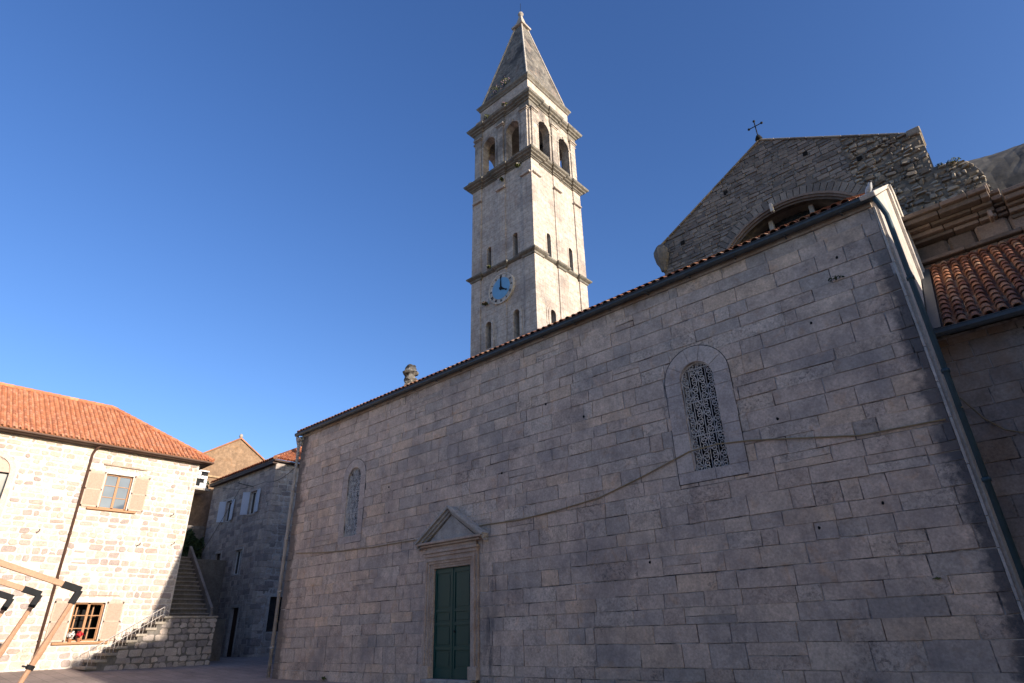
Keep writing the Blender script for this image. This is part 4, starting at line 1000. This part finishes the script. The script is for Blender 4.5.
for i, (y, z) in enumerate(((5.9, 5.6), (9.75, 5.35), (11.2, 5.5), (10.9, 6.8))):
    mb = MB(); mb.tube([(HX, y, z), (HX + .3, y, z + .02), (HX + .36, y, z + .1)], .018, 6)
    tag(mb.build('iron_hook', M_metal, loc=(HX, y, z)), ['small iron hook on the sunlit house wall left of the downpipe', 'iron hook on the sunlit house wall above the lower window', 'iron hook near the right corner of the sunlit house', 'upper iron hook near the right corner of the sunlit house'][i], 'hook', 'iron hooks on the house wall')
# flowers on the lower sill
def pot(y, col, rs, lb):
    t = thing('flower_pot', (HX + .0, y, W2[1] - .02), lb, 'flower pot', 'flower pots on the sill')
    mb = MB(); mb.lathe((HX + .02, y, W2[1] - .02), [(0, 0), (.06, 0), (.085, .14), (.07, .14), (0, .13)], 12); mb.build('pot', M_tile, t)
    rg = random.Random(rs); mb = MB()
    for _ in range(70):
        d = V3((rg.gauss(0, 1), rg.gauss(0, 1), rg.gauss(0, 1))).normalized(); p = V3((HX + .03, y, W2[1] + .24)) + d * rg.uniform(.05, .17); e = d.orthogonal().normalized() * .04; f_ = d.cross(e)
        mb.add([p - e, p + f_, p + e, p - f_], [(0, 1, 2, 3)])
    mb.build('blossom', col, t)
pot(8.08, M_whitefl, 1, 'pot of white flowers on the sill of the lower house window'); pot(8.40, M_red, 2, 'pot of red flowers on the sill of the lower house window')

# ------------------------------------------------------------ stone stairs along the house
st = thing('stone_staircase', (-31.05, 11, .4), 'outer stone staircase with thin iron railing along the sunlit house', 'staircase')
n_ = 9; y0, y1, z0, z1 = 8.45, 11.35, .34, 2.38; dy = (y1 - y0) / n_; dz = (z1 - z0) / n_
FSt = Fr((-30.3, 0, 0), (0, 1, 0), (0, 0, 1))
o_ = [(y0 + .08, 0)] + [(13.3, 0), (13.3, z1 - .1)]
up = []
for k in range(n_): up += [(y0 + k * dy + .06, z0 + (k + 1) * dz - .10), (y0 + k * dy + .06, z0 + k * dz - .10 if k else 0)]
poly = [(y0 + .06, 0), (13.3, 0), (13.3, z1 - .08)] + up[:-1]
poly = [(y0 + .06, 0), (13.3, 0), (13.3, z1 - .08), (y1 - dy + .06, z1 - .08)]
for k in range(n_ - 1, 0, -1): poly += [(y0 + k * dy + .06, z0 + k * dz - .08), (y0 + (k - 1) * dy + .06, z0 + k * dz - .08)]
mb = MB(); panel(mb, FSt, poly, [], 1.45); mb.box(-34, 11.76, 0, -31.75, 14.4, z1 - .1); mb.build('side_wall', M_rubmortar, st)
mb = MB(); masonry(mb, FSt, y0, .1, 13.3, z1 - .1, ch=(.2, .32), bl=(.25, .6), gap=.03, proud=.02, pj=.015, cham=.015, rough=.03, rnd=.07, rs=61,
                   skip=lambda u, v_: u < y1 and v_ > z0 - .15 + (u - y0 - .1) * dz / dy)
mb.build('rubble_facing', M_grey, st)
for k in range(n_):
    mb = MB(); mb.box(-31.76, y0 + k * dy - .03, z0 + (k + 1) * dz - .10, -30.24, y0 + (k + 1) * dy + .08, z0 + (k + 1) * dz, .012); mb.build('step', M_rubble2, st)
mb = MB(); mb.box(-33.8, y1 - .02, z1 - .08, -30.26, 13.34, z1, .012); mb.build('landing', M_rubble2, st)
mb = MB(); L0, L1 = V3((-30.42, y0 + .1, z0 + dz)), V3((-30.42, y1 - .35, z1 - .25))
mb.tube([L0 + V3((0, 0, .62)), L1 + V3((0, 0, .62))], .012, 6); mb.tube([L0 + V3((0, 0, .32)), L1 + V3((0, 0, .32))], .010, 6)
for k in range(19): p = L0.lerp(L1, k / 18); mb.tube([p - V3((0, 0, .05)), p + V3((0, 0, .62))], .006 if k % 3 else .010, 5)
mb.build('railing', M_iron, st)
# upper flight into the alley
st2 = thing('stone_steps', (-35, 13, 2.3), 'steep shaded stone steps climbing behind the landing between the houses', 'steps')
n_ = 14; xa, xb, za, zb = -33.3, -37.2, 2.38, 5.6
mb = MB()
for k in range(n_): mb.box(xb - .2, 11.82, za + (zb - za) * k / n_ - (0 if k else 2.3), xa + (xb - xa) * k / n_ - .02, 14.13, za + (zb - za) * (k + 1) / n_ - .071)
mb.box(-41.3, 11.8, 0, xb - .2, 16.38, zb - .01); mb.build('flight_core', M_rubmortar, st2)
for k in range(n_):
    x0 = xa + (xb - xa) * k / n_; z = za + (zb - za) * (k + 1) / n_; mb = MB(); mb.box(xb - .2, 11.8, z - .07, x0 + .05, 14.15 - .0, z, .012); mb.build('step', M_rubble, st2)
mb = MB(); Fp = Fr((0, 14.16, 0), (1, 0, 0), (0, 0, 1)); panel(mb, Fp, [(-37.4, 0), (-33.2, 0), (-33.2, 2.85), (-37.4, 6.25)], [], .14, n=0, back=True); 
mb.build('parapet', M_rubble, st2)

# ivy and dark wall at the head of the alley
iv = thing('alley_wall', (-41.4, 12.9, 0), 'dark shaded wall closing the alley above the steps', 'wall')
mb = MB(); mb.box(-41.7, 11.7, 0, -41.3, 16.35, 8.0); mb.build('wall_core', M_rubmortar, iv)
mb = MB(); masonry(mb, Fr((-41.3, 0, 0), (0, 1, 0), (0, 0, 1)), 11.75, 4, 16.33, 8.0, ch=(.2, .3), bl=(.25, .6), gap=.03, proud=.015, rough=.015, rs=71); mb.build('rubble_facing', M_rubble, iv)
t = thing('ivy', (-41.1, 14.8, 5.4), 'dark green ivy covering the alley wall above the steps', 'ivy')
rg = random.Random(12); mb = MB()
for _ in range(3600):
    y = rg.uniform(12.8, 16.3); z = 5.4 + rg.random() * (2.0 + .3 * math.sin(y * 5)) ; x = -41.25 + abs(rg.gauss(0, .14)) + .05
    d = V3((1, rg.gauss(0, .6), rg.gauss(0, .6))).normalized(); e = d.orthogonal().normalized(); f_ = d.cross(e); k = rg.uniform(.05, .1); p = V3((x, y, z))
    mb.add([p - e * k, p + f_ * k, p + e * k, p - f_ * k], [(0, 1, 2, 3)])
mb.build('foliage', M_leafdark, t)

# ------------------------------------------------------------ shaded grey house in the alley
BX, BY = -33.0, 16.4
b2 = thing('grey_house', (BX, BY, .5), 'shaded grey stone house with pale blue shutters beside the church', 'house')
F1 = Fr((0, BY, 0), (1, 0, 0), (0, 0, 1)); F2 = Fr((BX, 0, 0), (0, 1, 0), (0, 0, 1))
wf = [(-38.75, 7.95, -37.95, 9.2), (-35.65, 7.98, -34.75, 9.3)]; ws = [(-39.0, 4.75, -38.3, 6.1), (-36.4, 4.7, -35.55, 6.05)]; df = (-35.75, .5, -34.85, 2.95); wr = (17.15, 1.7, 18.4, 3.4)
mb = MB(); panel(mb, F1, rect(-41.2, 0, BX, 10.7), [rect(*q) for q in wf + ws + [df]], .25); panel(mb, F2, rect(BY, 0, 26, 10.7), [rect(*wr)], .25)
mb.box(-41.2, 16.7, 0, -40.9, 26, 10.7); mb.build('wall', M_greymortar, b2)
ex_ = lambda q: (q[0] - .12, q[1] - .1, q[2] + .12, q[3] + .15)
mb = MB(); masonry(mb, F1, -41.2, .4, BX, 10.65, ch=(.22, .32), bl=(.3, .7), gap=.02, proud=.015, pj=.008, cham=.01, rough=.014, holes=[ex_(q) for q in wf + ws + [df]], rs=81); mb.build('rubble_facing', M_grey, b2)
mb = MB(); masonry(mb, F2, BY, .4, 26, 10.6, ch=(.26, .42), bl=(.3, .7), gap=.06, proud=.02, pj=.015, cham=.02, rough=.03, rnd=.07, holes=[ex_(wr)], rs=82); mb.build('rubble_facing', M_grey, b2)
mb = MB(); rg = random.Random(19); z = .3; k = 0
while z < 10.5:
    h = rg.uniform(.26, .42); a_, b_ = (.55, .28) if k % 2 else (.28, .55); mb.box(BX - a_, BY - .03, z + .008, BX + .035, BY + b_, min(z + h, 10.6) - .008, .02); z += h; k += 1
mb.build('corner_quoins', M_grey, b2)
def fr(F, q, nm, parent, m_s=M_greymortar):
    mb = MB(); a, b_, c_, d = q
    for r in ((a - .1, b_ - .08, c_ + .1, b_), (a - .1, d, c_ + .1, d + .12), (a - .1, b_, a, d), (c_, b_, c_ + .1, d)): F.box(mb, *r[:2], -.02, *r[2:], .035, .006)
    s_ = mb.build(nm, m_s, parent); return s_
for q in wf + ws + [wr]:
    Fw = F2 if q is wr else F1
    fr(Fw, q, 'window_surround', b2); a, b_, c_, d = q; mb = MB()
    for r in ((a, b_, a + .06, d), (c_ - .06, b_, c_, d), ((a + c_) / 2 - .03, b_, (a + c_) / 2 + .03, d), (a, b_, c_, b_ + .06), (a, d - .06, c_, d)): Fw.box(mb, *r[:2], -.16, *r[2:], -.1, .005)
    wo_ = mb.build('window_frame', M_white if q in wf or q is ws[1] else M_door2, b2); mb = MB(); Fw.box(mb, a, b_, -.14, c_, d, -.13); mb.build('pane', M_glass, wo_)
for q in wf:
    a, b_, c_, d = q
    for (u, ang) in ((a, -1), (c_, 1)):
        L = .42; dirv = (V3((-.75, -.66, 0)) if ang < 0 else V3((1, -.10, 0))).normalized(); p = F1(u, 0, .05)
        mb = MB(); mb.obox(V3((p.x, p.y, (b_ + d) / 2)) + dirv * L / 2, dirv, (0, 0, 1), L / 2, (d - b_) / 2, .02, .006)
        for z in (b_ + .1, (b_ + d) / 2, d - .1): mb.obox(V3((p.x, p.y, z)) + dirv * L / 2, dirv, (0, 0, 1), L / 2 - .02, .04, .028, .004)
        mb.build('shutter', M_shutblue, b2)
fr(F1, df, 'door_frame', b2, M_trim); mb = MB(); F1.box(mb, df[0], df[1], -.2, df[2], df[3], -.16); F1.box(mb, df[0] + .1, .7, -.16, df[0] + .4, 1.6, -.14, .01); F1.box(mb, df[0] + .5, .7, -.16, df[2] - .1, 1.6, -.14, .01); F1.box(mb, df[0] + .1, 1.75, -.16, df[2] - .1, 2.8, -.14, .01); mb.build('door', M_door2, b2)
mb = MB(); F1.box(mb, -36.0, .3, -.1, -34.6, .52, .35, .02); mb.build('door_step', M_grey, b2)
# roof
p_ = .57; th = math.atan(p_); ct = math.cos(th); ex2, ey2, hz2 = BX + .28, BY - .28, 10.72
FX = Fr((ex2, 0, hz2), (0, 1, 0), (-math.cos(th), 0, math.sin(th))); mb = MB()
tiles(mb, FX, ey2, 26, 4.2 / ct, .225, .37, inside=lambda u, v_: u - ey2 > v_ * ct, rs=24)
FY = Fr((0, ey2, hz2), (1, 0, 0), (0, math.cos(th), math.sin(th)))
tiles(mb, FY, ex2 - 8.6, ex2, 4.2 / ct, .225, .37, inside=lambda u, v_: (ex2 - u) > v_ * ct and (u - ex2 + 8.6) > v_ * ct, rs=25)
rf = mb.build('roof', tile_mat('red roof tile', [(.50, .17, .08), (.44, .15, .075), (.55, .22, .11), (.40, .14, .08)], amt=.35), b2)
mb = MB(); a = ex2; t2 = 4.2
mb.add([(a, ey2, hz2), (a, 26, hz2), (a - t2, 26, hz2 + t2 * p_), (a - t2, ey2 + t2, hz2 + t2 * p_), (a - 8.6, ey2, hz2), (a - 8.6 + t2, ey2 + t2, hz2 + t2 * p_)], [(0, 1, 2, 3), (4, 0, 3, 5)])
mb.box(a - 8.6, ey2, hz2 - .1, a - .01, 26, hz2 - .01); mb.build('roof_boards', M_door2, rf)
mb = MB(); hp = [V3((a, ey2, hz2 + .08)), V3((a - t2, ey2 + t2, hz2 + p_ * t2 + .1))]
for k in range(16): mb.tube([hp[0].lerp(hp[1], k / 16), hp[0].lerp(hp[1], (k + 1.1) / 16)], [.12, .09], 8)
mb.build('ridge_tiles', M_tile, rf)
mb = MB(); mb.box(-41.3, 16.12, 10.5, BX + .1, BY, 10.6); mb.build('eave_boards', M_door2, b2)
# wires
mb = MB(); wp = (-36.6, 16.1, 9.6)
mb.tube(sag((-41, 15.9, 10.6), wp, .1), .012, 5); mb.tube(sag(wp, (-33, 15.9, 9.4), .05), .012, 5); mb.tube(sag((-33, 15.9, 9.4), (-24.1, 12.9, 8.1), .25), .014, 5); mb.tube(sag(wp, (-40.9, 16.2, 6.2), .1), .012, 5); mb.tube(sag((-37.2, 16.2, 10.1), (-35.0, 16.15, 9.5), .02), .03, 5)
tag(mb.build('overhead_wires', M_wire, loc=wp), 'black overhead wires strung from the grey house to the church corner', 'wires')

# ------------------------------------------------------------ brown gabled house behind
gx = -43.0
bh = thing('brown_house', (gx, 18.3, 0), 'sunlit brown plastered gable rising behind the grey house', 'house')
FK = Fr((gx, 0, 0), (0, 1, 0), (0, 0, 1)); mb = MB()
panel(mb, FK, [(14.6, 0), (22.3, 0), (22.3, 12.2), (18.35, 14.62), (14.6, 12.2)], [], .4); mb.box(gx - 8, 14.6, 0, gx - .4, 22.3, 12.1); mb.build('wall', M_plaster, bh)
mb = MB(); mb.add([(gx + .12, 14.2, 12.02), (gx + .12, 18.35, 14.72), (gx - 8, 18.35, 14.72), (gx - 8, 14.2, 12.02), (gx + .12, 14.2, 11.92), (gx + .12, 18.35, 14.60)], [(0, 1, 2, 3), (4, 5, 1, 0)])
mb.add([(gx + .12, 22.6, 12.0), (gx + .12, 18.35, 14.72), (gx - 8, 18.35, 14.72), (gx - 8, 22.6, 12.0), (gx + .12, 22.6, 11.9), (gx + .12, 18.35, 14.60)], [(0, 1, 2, 3), (4, 5, 1, 0)])
mb.build('roof', M_tile, bh)
mb = MB(); FK.box(mb, 16.0, 11.55, 0, 20.0, 11.68, .12, .01); FK.box(mb, 15.1, 2, 0, 15.55, 10.9, .1, .01); FK.box(mb, 14.6, 2, 0, 15.1, 10.9, .03, .01); mb.build('pilaster', M_ochre, bh)
mb = MB(); mb.lathe((gx, 18.35, 14.7), [(.08, 0), (.14, .1), (.1, .25), (0, .32)], 10); mb.build('finial', M_trim, bh)
bl_ = thing('balcony', (-41.6, 15.4, 10.4), 'small white latticed balcony between the sunlit house and the grey house', 'balcony')
mb = MB(); rg = random.Random(2)
for r in range(4):
    for c_ in range(4):
        if rg.random() < .62: mb.box(-41.62, 15.15 + c_ * .22, 10.55 + r * .24, -41.55, 15.35 + c_ * .22, 10.77 + r * .24, .02)
mb.box(-41.64, 14.9, 10.45, -41.54, 16.05, 10.54); mb.box(-41.64, 14.9, 11.52, -41.54, 16.05, 11.6); mb.build('lattice', M_white, bl_)
mb = MB(); mb.box(-42.9, 14.6, 10.3, -41.5, 16.3, 10.44); mb.build('floor_slab', M_trim, bl_)
mb = MB(); mb.box(-41.78, 14.9, 10.45, -41.7, 16.05, 11.55); mb.build('back_panel', M_metal, bl_)
clump('shrub', (-41.9, 16.0, 10.45), .3, .8, 160, 'dark leafy shrub on the small balcony between the houses', 'shrub', None, M_whitefl, 20, .08, 55, M_leafdark)

# ------------------------------------------------------------ timber awning frames
def awning(x, yc, label):
    zg = gz(x, 5)
    t = thing('awning_frame', (x, 5.2, zg), label, 'awning frame', 'timber awning frames at the left')
    c = V3((x, yc, 2.99)); post = V3((x, yc - .92, .30)); be = V3((x, yc - 4.6, 2.99 + 4.6 * .31))
    d1 = (be - c).normalized(); d2 = (post - c).normalized()
    mb = MB(); mb.beam(c + d1 * .52, be, .12, .17, .012, up=(1, 0, 0) if 0 else (0, 0, 1)); mb.build('rafter', M_wood, t)
    mb = MB(); a = c + d2 * .40; mid = c.lerp(post, .62); n_ = 7; pts = []; rr = []
    # post swelling at the joint, tapered below
    for k in range(6):
        q = k / 5; w_ = .075 + .035 * math.exp(-((q - .62) / .13) ** 2)
        pts.append(a.lerp(post, q)); rr.append(w_)
    mb.tube(pts, rr, 8); mb.build('post', M_wood, t)
    mb = MB(); mb.beam(c - d1 * .02, c + d1 * .55, .15, .2, .008); mb.beam(c + d2 * .02, c + d2 * .45, .16, .19, .008)
    mb.build('corner_bracket', M_metal, t)
    mb = MB(); q = a.lerp(post, .8); mb.tube([q - d2 * .06, q + d2 * .06], .12, 8); mb.beam(q, q + V3((0, -.22, .05)), .04, .05); mb.build('clamp', M_metal, t)
    return t
awning(-25.0, 6.27, 'nearest timber awning frame with dark corner bracket in front of the sunlit house')
awning(-27.6, 5.75, 'middle timber awning frame with dark corner bracket in front of the sunlit house')
awning(-29.9, 5.40, 'farthest timber awning frame, cut off at the left edge')

# ------------------------------------------------------------ unseen houses outside the frame that shade the church and the square
def plain_house(name, x0, y0, x1, y1, h, lb, m_):
    t = thing(name, ((x0 + x1) / 2, (y0 + y1) / 2, 0), lb, 'house')
    for (F_, L) in ((Fr((x0, y1, 0), (0, -1, 0), (0, 0, 1)), y1 - y0), (Fr((x1, y1, 0), (-1, 0, 0), (0, 0, 1)), x1 - x0), (Fr((x0, y0, 0), (1, 0, 0), (0, 0, 1)), x1 - x0), (Fr((x1, y0, 0), (0, 1, 0), (0, 0, 1)), y1 - y0)):
        k = max(1, int(L / 3.2)); hs_2 = [rect((i + .5) * L / k - .5, z, (i + .5) * L / k + .5, z + 1.5) for i in range(k) for z in (1.2, 4.5, 7.4) if z + 2 < h]
        mb = MB(); panel(mb, F_, rect(0, 0, L, h), hs_2, .25); mb.build('wall', m_, t)
        for q in hs_2:
            mb = MB(); F_.box(mb, q[0][0], q[0][1], -.2, q[1][0], q[2][1], -.17); mb.build('window', M_glass, t)
    mb = MB(); e = .4; w_ = min(x1 - x0, y1 - y0) / 2; r = w_ * .4
    if x1 - x0 > y1 - y0: A = [(x0 + w_, (y0 + y1) / 2), (x1 - w_, (y0 + y1) / 2)]
    else: A = [((x0 + x1) / 2, y0 + w_), ((x0 + x1) / 2, y1 - w_)]
    vs = [(x0 - e, y0 - e, h), (x1 + e, y0 - e, h), (x1 + e, y1 + e, h), (x0 - e, y1 + e, h), (*A[0], h + r), (*A[1], h + r)]
    fs = [(0, 1, 5, 4), (1, 2, 5), (2, 3, 4, 5), (3, 0, 4), (3, 2, 1, 0)] if x1 - x0 > y1 - y0 else [(0, 1, 4), (1, 2, 5, 4), (2, 3, 5), (3, 0, 4, 5), (3, 2, 1, 0)]
    mb.add(vs, fs); mb.build('roof', M_tilenew, t)
plain_house('shade_house_right', 3.2, -14, 13, 4.2, 10.5, 'unseen grey house added right of the viewer to darken the church wall', M_greymortar)  # added out of view to darken the lower right of the church wall
plain_house('shade_house_rear', -12, -22, 2, -12, 8.6, 'unseen grey house added behind the viewer to darken the church wall', M_greymortar)  # added behind the viewer to keep skylight off the church wall
plain_house('neighbouring_house', 5.2, 10.9, 15, 30, 9.6, 'plain stone house standing right of the annex', M_house)
